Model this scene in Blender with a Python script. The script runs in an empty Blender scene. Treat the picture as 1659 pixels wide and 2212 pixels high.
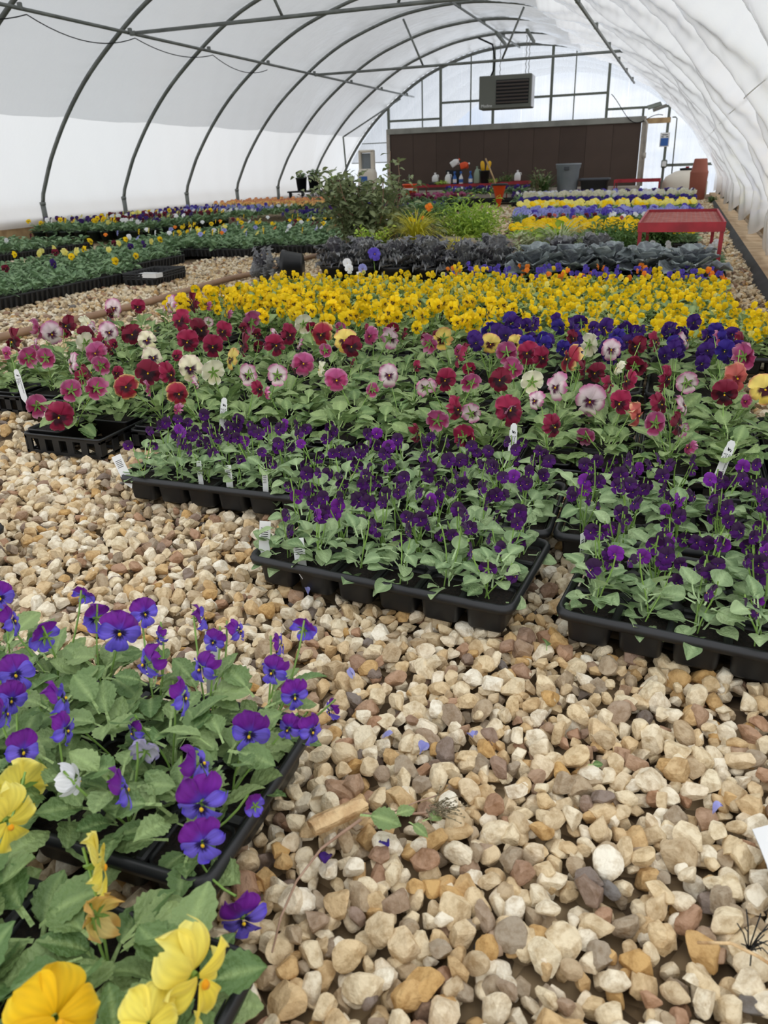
import bpy, math, random
import numpy as np
from mathutils import Vector, Matrix, Euler

# ---------------------------------------------------------------- camera, sky, exposure
SC = bpy.context.scene
COL = SC.collection
F_PX, IMG_W, IMG_H = 1650.0, 1659.0, 2212.0
CAM_H = 0.75
RIGHT = Vector((0.94054713, 0.33822178, -0.03125893))
UP = Vector((-0.11189145, 0.39541154, 0.91166332))
FWD = Vector((-0.32070454, 0.85396472, -0.40974732))
cam_data = bpy.data.cameras.new('camera')
cam_data.sensor_fit = 'VERTICAL'
cam_data.sensor_height = 36.0
cam_data.lens = 36.0 * F_PX / IMG_H
cam_data.clip_start = 0.02
cam_data.clip_end = 500
cam_data.dof.use_dof = True
cam_data.dof.focus_distance = 1.7
cam_data.dof.aperture_fstop = 9.0
cam = bpy.data.objects.new('camera', cam_data)
COL.objects.link(cam)
cam.matrix_world = Matrix(((RIGHT.x, UP.x, -FWD.x, 0.0), (RIGHT.y, UP.y, -FWD.y, 0.0), (RIGHT.z, UP.z, -FWD.z, CAM_H), (0, 0, 0, 1)))
SC.camera = cam
SC.view_settings.view_transform = 'Standard'
SC.view_settings.look = 'None'
SC.view_settings.gamma = 1.0
SC.view_settings.exposure = 0.15
try:
    SC.view_settings.use_curve_mapping = False
except Exception:
    pass
SKY_STRENGTH = 1.4

world = bpy.data.worlds.new('overcast_sky')
SC.world = world
world.use_nodes = True
wn = world.node_tree
wn.nodes.clear()
w_out = wn.nodes.new('ShaderNodeOutputWorld')
w_bg = wn.nodes.new('ShaderNodeBackground')
w_tc = wn.nodes.new('ShaderNodeTexCoord')
w_map = wn.nodes.new('ShaderNodeMapping')
w_map.inputs['Scale'].default_value = (1.0, 1.0, 3.0)
w_noise = wn.nodes.new('ShaderNodeTexNoise')
w_noise.inputs['Scale'].default_value = 4.5
w_noise.inputs['Detail'].default_value = 6.0
w_noise.inputs['Roughness'].default_value = 0.55
w_ramp = wn.nodes.new('ShaderNodeValToRGB')
w_ramp.color_ramp.elements[0].position = 0.36
w_ramp.color_ramp.elements[0].color = (0.62, 0.68, 0.78, 1)
w_ramp.color_ramp.elements[1].position = 0.62
w_ramp.color_ramp.elements[1].color = (1.0, 0.985, 0.95, 1)
wn.links.new(w_tc.outputs['Generated'], w_map.inputs['Vector'])
wn.links.new(w_map.outputs['Vector'], w_noise.inputs['Vector'])
wn.links.new(w_noise.outputs['Fac'], w_ramp.inputs['Fac'])
wn.links.new(w_ramp.outputs['Color'], w_bg.inputs['Color'])
w_bg.inputs['Strength'].default_value = SKY_STRENGTH
wn.links.new(w_bg.outputs['Background'], w_out.inputs['Surface'])

RNG = np.random.default_rng(11)
random.seed(7)
PI = math.pi


# ---------------------------------------------------------------- helpers
def lin(c):
    return tuple(((x / 255.0) / 12.92 if x / 255.0 <= 0.04045 else ((x / 255.0 + 0.055) / 1.055) ** 2.4) for x in c)


def tag(o, label=None, cat=None, group=None, kind=None):
    if label: o['label'] = label
    if cat: o['category'] = cat
    if group: o['group'] = group
    if kind: o['kind'] = kind
    return o


def thing(name, label, cat, loc=(0, 0, 0), rotz=0.0, group=None):
    o = bpy.data.objects.new(name, None)
    o.empty_display_size = 0.05
    COL.objects.link(o)
    o.location = loc
    o.rotation_euler = (0, 0, rotz)
    return tag(o, label, cat, group)


def part(name, mesh, parent=None, loc=(0, 0, 0), rot=(0, 0, 0), scale=(1, 1, 1)):
    o = bpy.data.objects.new(name, mesh)
    COL.objects.link(o)
    if parent is not None:
        o.parent = parent
    o.location = loc
    o.rotation_euler = rot
    if not hasattr(scale, '__len__'):
        scale = (scale, scale, scale)
    o.scale = scale
    return o


def struct(name, mesh, parent=None, **k):
    o = part(name, mesh, parent, **k)
    if parent is None:
        o['kind'] = 'structure'
    return o


class MB:
    def __init__(self):
        self.v = []; self.f = []; self.m = []; self.s = []; self.c = []

    def add(self, verts, faces, mat=0, smooth=False, col=None):
        n = len(self.v)
        self.v.extend(tuple(map(float, p)) for p in verts)
        for fc in faces:
            self.f.append(tuple(i + n for i in fc)); self.m.append(mat); self.s.append(smooth)
        if col is None:
            col = [(1, 1, 1)] * len(verts)
        self.c.extend(tuple(col[i]) for i in range(len(verts)))
        return self

    def box(self, c, s, mat=0, R=None, bev=0.0):
        hx, hy, hz = s[0] / 2, s[1] / 2, s[2] / 2
        if bev <= 0:
            vs = [(x, y, z) for z in (-hz, hz) for y in (-hy, hy) for x in (-hx, hx)]
            fs = [(0, 2, 3, 1), (4, 5, 7, 6), (0, 1, 5, 4), (2, 6, 7, 3), (0, 4, 6, 2), (1, 3, 7, 5)]
        else:
            b = min(bev, hx * .9, hy * .9, hz * .9)
            vs = []
            for z, i in ((-hz, b), (-hz + b, 0), (hz - b, 0), (hz, b)):
                for (x, y) in ((-hx + i, -hy + i + (b if not i else 0)), (-hx + i + (b if not i else 0), -hy + i), (hx - i - (b if not i else 0), -hy + i), (hx - i, -hy + i + (b if not i else 0)),
                               (hx - i, hy - i - (b if not i else 0)), (hx - i - (b if not i else 0), hy - i), (-hx + i + (b if not i else 0), hy - i), (-hx + i, hy - i - (b if not i else 0))):
                    vs.append((x, y, z))
            fs = [tuple(reversed(range(8))), tuple(range(24, 32))]
            for k in range(3):
                for j in range(8):
                    a = k * 8 + j; bb = k * 8 + (j + 1) % 8
                    fs.append((a, bb, bb + 8, a + 8))
        out = []
        for p in vs:
            p = Vector(p)
            if R is not None: p = R @ p
            out.append((p.x + c[0], p.y + c[1], p.z + c[2]))
        return self.add(out, fs, mat)

    def tube(self, pts, r, n=8, mat=0, cap=True, col=None):
        P = [Vector(p) for p in pts]
        k = len(P)
        rs = [r] * k if not hasattr(r, '__len__') else list(r)
        T = []
        for i in range(k):
            d = P[min(i + 1, k - 1)] - P[max(i - 1, 0)]
            T.append(d.normalized() if d.length > 1e-9 else Vector((0, 0, 1)))
        ref = Vector((0, 0, 1)) if abs(T[0].z) < 0.9 else Vector((1, 0, 0))
        nrm = T[0].cross(ref).normalized()
        vs = []
        for i in range(k):
            nrm = (nrm - T[i] * nrm.dot(T[i]))
            nrm = nrm.normalized() if nrm.length > 1e-6 else T[i].orthogonal().normalized()
            b = T[i].cross(nrm)
            for j in range(n):
                a = 2 * PI * j / n
                vs.append(P[i] + (nrm * math.cos(a) + b * math.sin(a)) * rs[i])
        fs = []
        for i in range(k - 1):
            for j in range(n):
                a = i * n + j; c = i * n + (j + 1) % n
                fs.append((a, c, c + n, a + n))
        cc = None if col is None else [col] * len(vs)
        self.add(vs, fs, mat, True, cc)
        if cap:
            base = len(self.v) - len(vs)
            self.f.append(tuple(base + j for j in reversed(range(n)))); self.m.append(mat); self.s.append(False)
            self.f.append(tuple(base + (k - 1) * n + j for j in range(n))); self.m.append(mat); self.s.append(False)
        return self

    def lathe(self, prof, n=16, c=(0, 0, 0), mat=0, smooth=True, sx=1.0, sy=1.0):
        vs = []
        for (r, z) in prof:
            for j in range(n):
                a = 2 * PI * j / n
                vs.append((c[0] + r * math.cos(a) * sx, c[1] + r * math.sin(a) * sy, c[2] + z))
        fs = []
        for i in range(len(prof) - 1):
            for j in range(n):
                a = i * n + j; b = i * n + (j + 1) % n
                fs.append((a, b, b + n, a + n))
        if prof[0][0] > 1e-6: fs.append(tuple(reversed(range(n))))
        if prof[-1][0] > 1e-6: fs.append(tuple((len(prof) - 1) * n + j for j in range(n)))
        return self.add(vs, fs, mat, smooth)

    def loft(self, loops, mat=0, smooth=False, cap0=False, cap1=False):
        n = len(loops[0]); vs = [p for L in loops for p in L]; fs = []
        for i in range(len(loops) - 1):
            for j in range(n):
                a = i * n + j; b = i * n + (j + 1) % n
                fs.append((a, b, b + n, a + n))
        if cap0: fs.append(tuple(reversed(range(n))))
        if cap1: fs.append(tuple((len(loops) - 1) * n + j for j in range(n)))
        return self.add(vs, fs, mat, smooth)

    def mesh(self, name, mats, colors=False):
        me = bpy.data.meshes.new(name)
        me.from_pydata(self.v, [], self.f)
        if not isinstance(mats, (list, tuple)): mats = [mats]
        for m in mats: me.materials.append(m)
        me.polygons.foreach_set('material_index', self.m)
        me.polygons.foreach_set('use_smooth', self.s)
        if colors:
            at = me.color_attributes.new('Col', 'FLOAT_COLOR', 'POINT')
            arr = np.ones((len(self.v), 4), dtype=np.float32)
            arr[:, :3] = np.array(self.c, dtype=np.float32)
            at.data.foreach_set('color', arr.ravel())
        me.update()
        return me


def np_mesh(name, V, Fa, mats, smooth=True, col=None, fattr=None, midx=None):
    """V (n,3), Fa (m,k) uniform polygons."""
    me = bpy.data.meshes.new(name)
    V = np.asarray(V, dtype=np.float32); Fa = np.asarray(Fa, dtype=np.int32)
    m, k = Fa.shape
    me.vertices.add(len(V)); me.vertices.foreach_set('co', V.ravel())
    me.loops.add(m * k); me.loops.foreach_set('vertex_index', Fa.ravel())
    me.polygons.add(m)
    me.polygons.foreach_set('loop_start', np.arange(0, m * k, k, dtype=np.int32))
    me.polygons.foreach_set('loop_total', np.full(m, k, dtype=np.int32))
    me.polygons.foreach_set('use_smooth', np.full(m, bool(smooth)))
    if not isinstance(mats, (list, tuple)): mats = [mats]
    for mt in mats: me.materials.append(mt)
    if midx is not None: me.polygons.foreach_set('material_index', np.asarray(midx, dtype=np.int32))
    if col is not None:
        at = me.color_attributes.new('Col', 'FLOAT_COLOR', 'POINT')
        arr = np.ones((len(V), 4), dtype=np.float32); arr[:, :3] = col
        at.data.foreach_set('color', arr.ravel())
    if fattr is not None:
        at = me.attributes.new('rnd', 'FLOAT', 'POINT')
        at.data.foreach_set('value', np.asarray(fattr, dtype=np.float32))
    me.update(calc_edges=True)
    me.validate()
    return me


def rrect(w, d, r, z, n=3, cx=0, cy=0):
    pts = []
    for (sx, sy, a0) in ((1, -1, -PI / 2), (1, 1, 0), (-1, 1, PI / 2), (-1, -1, PI)):
        for i in range(n + 1):
            a = a0 + (PI / 2) * i / n
            pts.append((cx + sx * (w / 2 - r) + r * math.cos(a), cy + sy * (d / 2 - r) + r * math.sin(a), z))
    return pts


# ---------------------------------------------------------------- materials
def new_mat(name):
    m = bpy.data.materials.new(name); m.use_nodes = True
    nt = m.node_tree; nt.nodes.clear()
    out = nt.nodes.new('ShaderNodeOutputMaterial')
    return m, nt, out


def principled(name, rgb, rough=0.5, metal=0.0, var=0.0, scale=8.0, bump=0.0, bscale=60.0, spec=0.5, objvar=0.0, rgb2=None, detail=4.0):
    m, nt, out = new_mat(name)
    b = nt.nodes.new('ShaderNodeBsdfPrincipled')
    b.inputs['Roughness'].default_value = rough
    b.inputs['Metallic'].default_value = metal
    b.inputs['Specular IOR Level'].default_value = spec
    c1 = lin(rgb); c2 = lin(rgb2) if rgb2 else tuple(x * (1 - var) for x in c1)
    src = None
    tc = nt.nodes.new('ShaderNodeTexCoord')
    if var > 0 or rgb2:
        nz = nt.nodes.new('ShaderNodeTexNoise'); nz.inputs['Scale'].default_value = scale; nz.inputs['Detail'].default_value = detail
        nt.links.new(tc.outputs['Object'], nz.inputs['Vector'])
        rp = nt.nodes.new('ShaderNodeValToRGB')
        rp.color_ramp.elements[0].position = 0.35; rp.color_ramp.elements[1].position = 0.65
        rp.color_ramp.elements[0].color = (*c2, 1); rp.color_ramp.elements[1].color = (*c1, 1)
        nt.links.new(nz.outputs['Fac'], rp.inputs['Fac']); src = rp.outputs['Color']
    if objvar > 0:
        oi = nt.nodes.new('ShaderNodeObjectInfo'); hs = nt.nodes.new('ShaderNodeHueSaturation')
        mr = nt.nodes.new('ShaderNodeMapRange'); mr.inputs['To Min'].default_value = 1 - objvar; mr.inputs['To Max'].default_value = 1 + objvar
        nt.links.new(oi.outputs['Random'], mr.inputs['Value']); nt.links.new(mr.outputs['Result'], hs.inputs['Value'])
        if src: nt.links.new(src, hs.inputs['Color'])
        else: hs.inputs['Color'].default_value = (*c1, 1)
        src = hs.outputs['Color']
    if src: nt.links.new(src, b.inputs['Base Color'])
    else: b.inputs['Base Color'].default_value = (*c1, 1)
    if bump > 0:
        n2 = nt.nodes.new('ShaderNodeTexNoise'); n2.inputs['Scale'].default_value = bscale; n2.inputs['Detail'].default_value = 3
        nt.links.new(tc.outputs['Object'], n2.inputs['Vector'])
        bp = nt.nodes.new('ShaderNodeBump'); bp.inputs['Strength'].default_value = bump; bp.inputs['Distance'].default_value = 0.01
        nt.links.new(n2.outputs['Fac'], bp.inputs['Height']); nt.links.new(bp.outputs['Normal'], b.inputs['Normal'])
    nt.links.new(b.outputs['BSDF'], out.inputs['Surface'])
    return m


def film_mat(name, trans, refl, fac, wr=0.25):
    m, nt, out = new_mat(name)
    tr = nt.nodes.new('ShaderNodeBsdfTranslucent'); tr.inputs['Color'].default_value = (*trans, 1)
    df = nt.nodes.new('ShaderNodeBsdfDiffuse'); df.inputs['Color'].default_value = (*refl, 1)
    gl = nt.nodes.new('ShaderNodeBsdfGlossy'); gl.inputs['Roughness'].default_value = 0.22; gl.inputs['Color'].default_value = (1, 1, 1, 1)
    mx = nt.nodes.new('ShaderNodeMixShader'); mx.inputs[0].default_value = fac
    nt.links.new(df.outputs[0], mx.inputs[1]); nt.links.new(tr.outputs[0], mx.inputs[2])
    fr = nt.nodes.new('ShaderNodeFresnel'); fr.inputs['IOR'].default_value = 1.25
    mg = nt.nodes.new('ShaderNodeMixShader')
    nt.links.new(fr.outputs[0], mg.inputs[0]); nt.links.new(mx.outputs[0], mg.inputs[1]); nt.links.new(gl.outputs[0], mg.inputs[2])
    tc = nt.nodes.new('ShaderNodeTexCoord'); mp = nt.nodes.new('ShaderNodeMapping'); mp.inputs['Scale'].default_value = (1.2, 3.0, 1.2)
    nz = nt.nodes.new('ShaderNodeTexNoise'); nz.inputs['Scale'].default_value = 3.0; nz.inputs['Detail'].default_value = 5; nz.inputs['Distortion'].default_value = 0.8
    bp = nt.nodes.new('ShaderNodeBump'); bp.inputs['Strength'].default_value = wr; bp.inputs['Distance'].default_value = 0.06
    nt.links.new(tc.outputs['Object'], mp.inputs['Vector']); nt.links.new(mp.outputs['Vector'], nz.inputs['Vector'])
    nt.links.new(nz.outputs['Fac'], bp.inputs['Height'])
    for s in (tr, df, gl): nt.links.new(bp.outputs['Normal'], s.inputs['Normal'])
    nt.links.new(mg.outputs[0], out.inputs['Surface'])
    return m


def clear_mat(name, tint, keep, haze):
    m, nt, out = new_mat(name)
    tp = nt.nodes.new('ShaderNodeBsdfTransparent'); tp.inputs['Color'].default_value = (*tint, 1)
    tr = nt.nodes.new('ShaderNodeBsdfTranslucent'); tr.inputs['Color'].default_value = (*haze, 1)
    gl = nt.nodes.new('ShaderNodeBsdfGlossy'); gl.inputs['Roughness'].default_value = 0.15
    m1 = nt.nodes.new('ShaderNodeMixShader')
    tc = nt.nodes.new('ShaderNodeTexCoord'); mp = nt.nodes.new('ShaderNodeMapping'); mp.inputs['Scale'].default_value = (5.0, 1.0, 0.08)
    nz = nt.nodes.new('ShaderNodeTexNoise'); nz.inputs['Scale'].default_value = 3.0; nz.inputs['Detail'].default_value = 4
    mr = nt.nodes.new('ShaderNodeMapRange'); mr.inputs['From Min'].default_value = 0.35; mr.inputs['From Max'].default_value = 0.65; mr.inputs['To Min'].default_value = keep - 0.16; mr.inputs['To Max'].default_value = min(1.0, keep + 0.12)
    nt.links.new(tc.outputs['Object'], mp.inputs['Vector']); nt.links.new(mp.outputs['Vector'], nz.inputs['Vector']); nt.links.new(nz.outputs['Fac'], mr.inputs['Value']); nt.links.new(mr.outputs['Result'], m1.inputs[0])
    nt.links.new(tr.outputs[0], m1.inputs[1]); nt.links.new(tp.outputs[0], m1.inputs[2])
    fr = nt.nodes.new('ShaderNodeFresnel'); fr.inputs['IOR'].default_value = 1.3
    m2 = nt.nodes.new('ShaderNodeMixShader')
    nt.links.new(fr.outputs[0], m2.inputs[0]); nt.links.new(m1.outputs[0], m2.inputs[1]); nt.links.new(gl.outputs[0], m2.inputs[2])
    nt.links.new(m2.outputs[0], out.inputs['Surface'])
    return m


def stone_mat(name, per_object):
    m, nt, out = new_mat(name)
    b = nt.nodes.new('ShaderNodeBsdfPrincipled'); b.inputs['Roughness'].default_value = 0.85; b.inputs['Specular IOR Level'].default_value = 0.25
    if per_object:
        oi = nt.nodes.new('ShaderNodeObjectInfo'); rnd = oi.outputs['Random']
    else:
        at = nt.nodes.new('ShaderNodeAttribute'); at.attribute_name = 'rnd'; rnd = at.outputs['Fac']
    rp = nt.nodes.new('ShaderNodeValToRGB'); cr = rp.color_ramp; cr.interpolation = 'LINEAR'
    stops = [(0.0, (242, 232, 208)), (0.14, (232, 214, 178)), (0.26, (246, 238, 218)), (0.40, (222, 196, 152)), (0.52, (236, 222, 190)),
             (0.62, (206, 166, 106)), (0.70, (220, 200, 164)), (0.78, (190, 168, 136)), (0.86, (166, 152, 132)), (0.93, (186, 148, 118)), (1.0, (122, 118, 114))]
    while len(cr.elements) < len(stops): cr.elements.new(0.5)
    for e, (p, c) in zip(cr.elements, stops): e.position = p; e.color = (*lin(c), 1)
    nt.links.new(rnd, rp.inputs['Fac'])
    tc = nt.nodes.new('ShaderNodeTexCoord')
    ad = nt.nodes.new('ShaderNodeVectorMath'); ad.operation = 'ADD'
    ml = nt.nodes.new('ShaderNodeMath'); ml.operation = 'MULTIPLY'; ml.inputs[1].default_value = 37.0
    nt.links.new(rnd, ml.inputs[0]); nt.links.new(tc.outputs['Object'], ad.inputs[0])
    nt.links.new(ml.outputs[0], ad.inputs[1])
    nz = nt.nodes.new('ShaderNodeTexNoise'); nz.inputs['Scale'].default_value = 60.0 if not per_object else 1.5; nz.inputs['Detail'].default_value = 6; nz.inputs['Roughness'].default_value = 0.65
    nt.links.new(ad.outputs[0], nz.inputs['Vector'])
    mx = nt.nodes.new('ShaderNodeMix'); mx.data_type = 'RGBA'; mx.blend_type = 'MULTIPLY'; mx.inputs[0].default_value = 1.0
    r2 = nt.nodes.new('ShaderNodeValToRGB'); r2.color_ramp.elements[0].position = 0.30; r2.color_ramp.elements[0].color = (0.60, 0.52, 0.42, 1)
    r2.color_ramp.elements[1].position = 0.56; r2.color_ramp.elements[1].color = (1.0, 1.0, 1.0, 1)
    nt.links.new(nz.outputs['Fac'], r2.inputs['Fac'])
    nt.links.new(rp.outputs['Color'], mx.inputs[6]); nt.links.new(r2.outputs['Color'], mx.inputs[7])
    nt.links.new(mx.outputs[2], b.inputs['Base Color'])
    n2 = nt.nodes.new('ShaderNodeTexNoise'); n2.inputs['Scale'].default_value = 160.0 if not per_object else 4.0; n2.inputs['Detail'].default_value = 5
    nt.links.new(ad.outputs[0], n2.inputs['Vector'])
    bp = nt.nodes.new('ShaderNodeBump'); bp.inputs['Strength'].default_value = 0.6; bp.inputs['Distance'].default_value = 0.004
    nt.links.new(n2.outputs['Fac'], bp.inputs['Height']); nt.links.new(bp.outputs['Normal'], b.inputs['Normal'])
    nt.links.new(b.outputs['BSDF'], out.inputs['Surface'])
    return m


def floor_mat():
    m, nt, out = new_mat('gravel_bed')
    b = nt.nodes.new('ShaderNodeBsdfPrincipled'); b.inputs['Roughness'].default_value = 0.9
    tc = nt.nodes.new('ShaderNodeTexCoord')
    vo = nt.nodes.new('ShaderNodeTexVoronoi'); vo.inputs['Scale'].default_value = 28.0
    nt.links.new(tc.outputs['Object'], vo.inputs['Vector'])
    sp = nt.nodes.new('ShaderNodeSeparateColor'); nt.links.new(vo.outputs['Color'], sp.inputs[0])
    rp = nt.nodes.new('ShaderNodeValToRGB'); cr = rp.color_ramp
    st = [(0.0, (84, 68, 50)), (0.4, (140, 118, 88)), (0.75, (168, 146, 112)), (1.0, (96, 78, 58))]
    while len(cr.elements) < len(st): cr.elements.new(0.5)
    for e, (p, c) in zip(cr.elements, st): e.position = p; e.color = (*lin(c), 1)
    nt.links.new(sp.outputs[0], rp.inputs['Fac']); nt.links.new(rp.outputs['Color'], b.inputs['Base Color'])
    bp = nt.nodes.new('ShaderNodeBump'); bp.inputs['Strength'].default_value = 0.9; bp.inputs['Distance'].default_value = 0.03; bp.invert = True
    nt.links.new(vo.outputs['Distance'], bp.inputs['Height']); nt.links.new(bp.outputs['Normal'], b.inputs['Normal'])
    nt.links.new(b.outputs['BSDF'], out.inputs['Surface'])
    return m


def petal_mat():
    m, nt, out = new_mat('petal')
    at = nt.nodes.new('ShaderNodeAttribute'); at.attribute_name = 'Col'
    oi = nt.nodes.new('ShaderNodeObjectInfo'); hs = nt.nodes.new('ShaderNodeHueSaturation')
    mr = nt.nodes.new('ShaderNodeMapRange'); mr.inputs['To Min'].default_value = 0.82; mr.inputs['To Max'].default_value = 1.12
    nt.links.new(oi.outputs['Random'], mr.inputs['Value']); nt.links.new(mr.outputs['Result'], hs.inputs['Value'])
    nt.links.new(at.outputs['Color'], hs.inputs['Color'])
    b = nt.nodes.new('ShaderNodeBsdfPrincipled'); b.inputs['Roughness'].default_value = 0.6; b.inputs['Specular IOR Level'].default_value = 0.25
    b.inputs['Sheen Weight'].default_value = 0.12
    tr = nt.nodes.new('ShaderNodeBsdfTranslucent')
    mx = nt.nodes.new('ShaderNodeMixShader'); mx.inputs[0].default_value = 0.25
    nt.links.new(hs.outputs['Color'], b.inputs['Base Color']); nt.links.new(hs.outputs['Color'], tr.inputs['Color'])
    nt.links.new(b.outputs[0], mx.inputs[1]); nt.links.new(tr.outputs[0], mx.inputs[2])
    nt.links.new(mx.outputs[0], out.inputs['Surface'])
    return m


def leaf_mat(name, c_hi, c_lo, rough=0.5, trans=0.22, ov=0.22):
    m, nt, out = new_mat(name)
    at = nt.nodes.new('ShaderNodeAttribute'); at.attribute_name = 'Col'      # r: midrib lightness mask
    sp = nt.nodes.new('ShaderNodeSeparateColor'); nt.links.new(at.outputs['Color'], sp.inputs[0])
    oi = nt.nodes.new('ShaderNodeObjectInfo')
    ad = nt.nodes.new('ShaderNodeMath'); ad.operation = 'ADD'
    nt.links.new(oi.outputs['Random'], ad.inputs[0]); nt.links.new(sp.outputs[1], ad.inputs[1])
    fr = nt.nodes.new('ShaderNodeMath'); fr.operation = 'FRACT'; nt.links.new(ad.outputs[0], fr.inputs[0])
    mxc = nt.nodes.new('ShaderNodeMix'); mxc.data_type = 'RGBA'
    mxc.inputs[6].default_value = (*lin(c_lo), 1); mxc.inputs[7].default_value = (*lin(c_hi), 1)
    nt.links.new(fr.outputs[0], mxc.inputs[0])
    mid = nt.nodes.new('ShaderNodeMix'); mid.data_type = 'RGBA'
    mid.inputs[7].default_value = (*lin(tuple(min(255, int(x * 1.18 + 12)) for x in c_hi)), 1)
    nt.links.new(sp.outputs[0], mid.inputs[0]); nt.links.new(mxc.outputs[2], mid.inputs[6])
    b = nt.nodes.new('ShaderNodeBsdfPrincipled'); b.inputs['Roughness'].default_value = rough; b.inputs['Specular IOR Level'].default_value = 0.45
    tc = nt.nodes.new('ShaderNodeTexCoord'); nz = nt.nodes.new('ShaderNodeTexNoise'); nz.inputs['Scale'].default_value = 9.0; nz.inputs['Detail'].default_value = 3
    bp = nt.nodes.new('ShaderNodeBump'); bp.inputs['Strength'].default_value = 0.35; bp.inputs['Distance'].default_value = 0.05
    nt.links.new(tc.outputs['Object'], nz.inputs['Vector']); nt.links.new(nz.outputs['Fac'], bp.inputs['Height']); nt.links.new(bp.outputs['Normal'], b.inputs['Normal'])
    tr = nt.nodes.new('ShaderNodeBsdfTranslucent')
    mx = nt.nodes.new('ShaderNodeMixShader'); mx.inputs[0].default_value = trans
    nt.links.new(mid.outputs[2], b.inputs['Base Color']); nt.links.new(mid.outputs[2], tr.inputs['Color'])
    nt.links.new(b.outputs[0], mx.inputs[1]); nt.links.new(tr.outputs[0], mx.inputs[2])
    nt.links.new(mx.outputs[0], out.inputs['Surface'])
    return m


M = {}
M['film_up'] = film_mat('film_upper', (0.80, 0.81, 0.82), (0.72, 0.72, 0.72), 0.48)
M['film_low'] = film_mat('film_lower', (0.94, 0.94, 0.935), (0.86, 0.86, 0.85), 0.62, 0.12)
M['film_right'] = film_mat('film_quilted', (0.985, 0.985, 0.985), (0.90, 0.90, 0.90), 0.62, 0.12)
M['clear'] = clear_mat('corrugated_clear', (0.72, 0.75, 0.79), 0.86, (0.80, 0.82, 0.84))
M['pipe'] = principled('galvanised_pipe', (128, 132, 128), 0.5, 0.35, var=0.35, scale=5)
M['frame'] = principled('grey_green_frame', (112, 118, 108), 0.55, 0.2, var=0.2, scale=3)
M['pad'] = principled('cooling_pad_brown', (84, 70, 62), 0.95, bump=0.6, bscale=120, var=0.12, scale=2, objvar=0.10)
M['alu'] = principled('weathered_aluminium', (150, 150, 142), 0.55, 0.3, var=0.25, scale=4)
M['whitewood'] = principled('weathered_white_wood', (190, 182, 170), 0.8, var=0.3, scale=6)
M['wood'] = principled('plain_wood', (196, 166, 122), 0.8, rgb2=(160, 130, 92), scale=7, bump=0.2)
M['curb'] = principled('dusty_board', (206, 182, 148), 0.9, rgb2=(168, 140, 106), scale=4, bump=0.3, bscale=40)
M['fabric'] = principled('weed_fabric', (62, 62, 62), 0.9, var=0.3, scale=6)
M['black'] = principled('black_plastic', (30, 31, 33), 0.42, var=0.25, scale=14, objvar=0.15)
M['blackdull'] = principled('black_plastic_dusty', (40, 41, 42), 0.6, var=0.3, scale=10)
M['soil'] = principled('potting_soil', (40, 30, 22), 0.95, rgb2=(22, 17, 13), scale=180, bump=0.8, bscale=200)
M['red'] = principled('red_steel', (172, 40, 52), 0.55, rgb2=(140, 32, 42), scale=9)
M['redpale'] = principled('faded_red_mesh', (196, 124, 114), 0.7, rgb2=(172, 92, 86), scale=16)
M['heater'] = principled('heater_grey', (104, 106, 98), 0.5, 0.15, var=0.08, scale=2)
M['heater_side'] = principled('heater_bare_steel', (205, 205, 208), 0.4, 0.3)
M['dark'] = principled('dark_recess', (22, 24, 27), 0.8)
M['slat'] = principled('louvre_slat', (98, 90, 86), 0.5, 0.3)
M['white'] = principled('white_plastic', (232, 232, 230), 0.5, var=0.06, scale=12)
M['tagwhite'] = principled('label_white', (236, 236, 234), 0.55)
M['ink'] = principled('black_ink', (18, 18, 20), 0.7)
M['cream'] = principled('cream_plastic', (222, 214, 198), 0.5, var=0.08, scale=3)
M['blue'] = principled('blue_label', (44, 96, 170), 0.5)
M['orange'] = principled('orange_plastic', (238, 84, 30), 0.5, var=0.12, scale=6)
M['yellow'] = principled('yellow_rubber', (238, 184, 24), 0.5, var=0.1, scale=9)
M['greybin'] = principled('grey_bin', (132, 140, 146), 0.5, var=0.12, scale=6)
M['darkbin'] = principled('charcoal_tote', (66, 70, 76), 0.5, var=0.15, scale=6)
M['terracotta'] = principled('terracotta', (160, 92, 74), 0.7, var=0.12, scale=5)
M['greenjug'] = principled('sage_plastic', (136, 152, 132), 0.5)
M['hose'] = principled('tan_hose', (166, 132, 104), 0.6, var=0.2, scale=9)
M['bark'] = principled('split_wood', (226, 194, 146), 0.85, rgb2=(176, 134, 88), scale=45, bump=0.6, bscale=90)
M['twig'] = principled('dry_stem', (150, 118, 96), 0.8, rgb2=(176, 146, 124), scale=25)
M['darkpot'] = principled('dark_green_pot', (26, 40, 34), 0.5, objvar=0.15)
M['stone'] = stone_mat('gravel_stone', True)
M['gravel'] = stone_mat('gravel_loose', False)
M['floor'] = floor_mat()
M['petal'] = petal_mat()
M['leaf_p'] = leaf_mat('pansy_leaf', (156, 178, 116), (98, 130, 74))
M['leaf_v'] = leaf_mat('viola_leaf', (170, 192, 140), (122, 150, 102), 0.6)
M['leaf_d'] = leaf_mat('seedling_leaf', (138, 166, 122), (86, 118, 80), 0.6)
M['stemgreen'] = principled('green_stem', (136, 172, 84), 0.5, objvar=0.15)
M['sage'] = leaf_mat('shrub_leaf', (146, 156, 112), (88, 104, 70), 0.65)
M['lime'] = leaf_mat('lime_foliage', (182, 206, 84), (128, 166, 62), 0.6)
M['fern'] = leaf_mat('fern_green', (104, 138, 72), (64, 98, 52), 0.6)
M['sedge'] = leaf_mat('yellow_sedge', (226, 216, 60), (178, 176, 50), 0.5)
M['varieg'] = leaf_mat('striped_grass', (206, 212, 170), (120, 140, 84), 0.5)
M['kale_p'] = leaf_mat('purple_cabbage_leaf', (158, 168, 168), (108, 112, 120), 0.45, 0.1)
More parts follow.
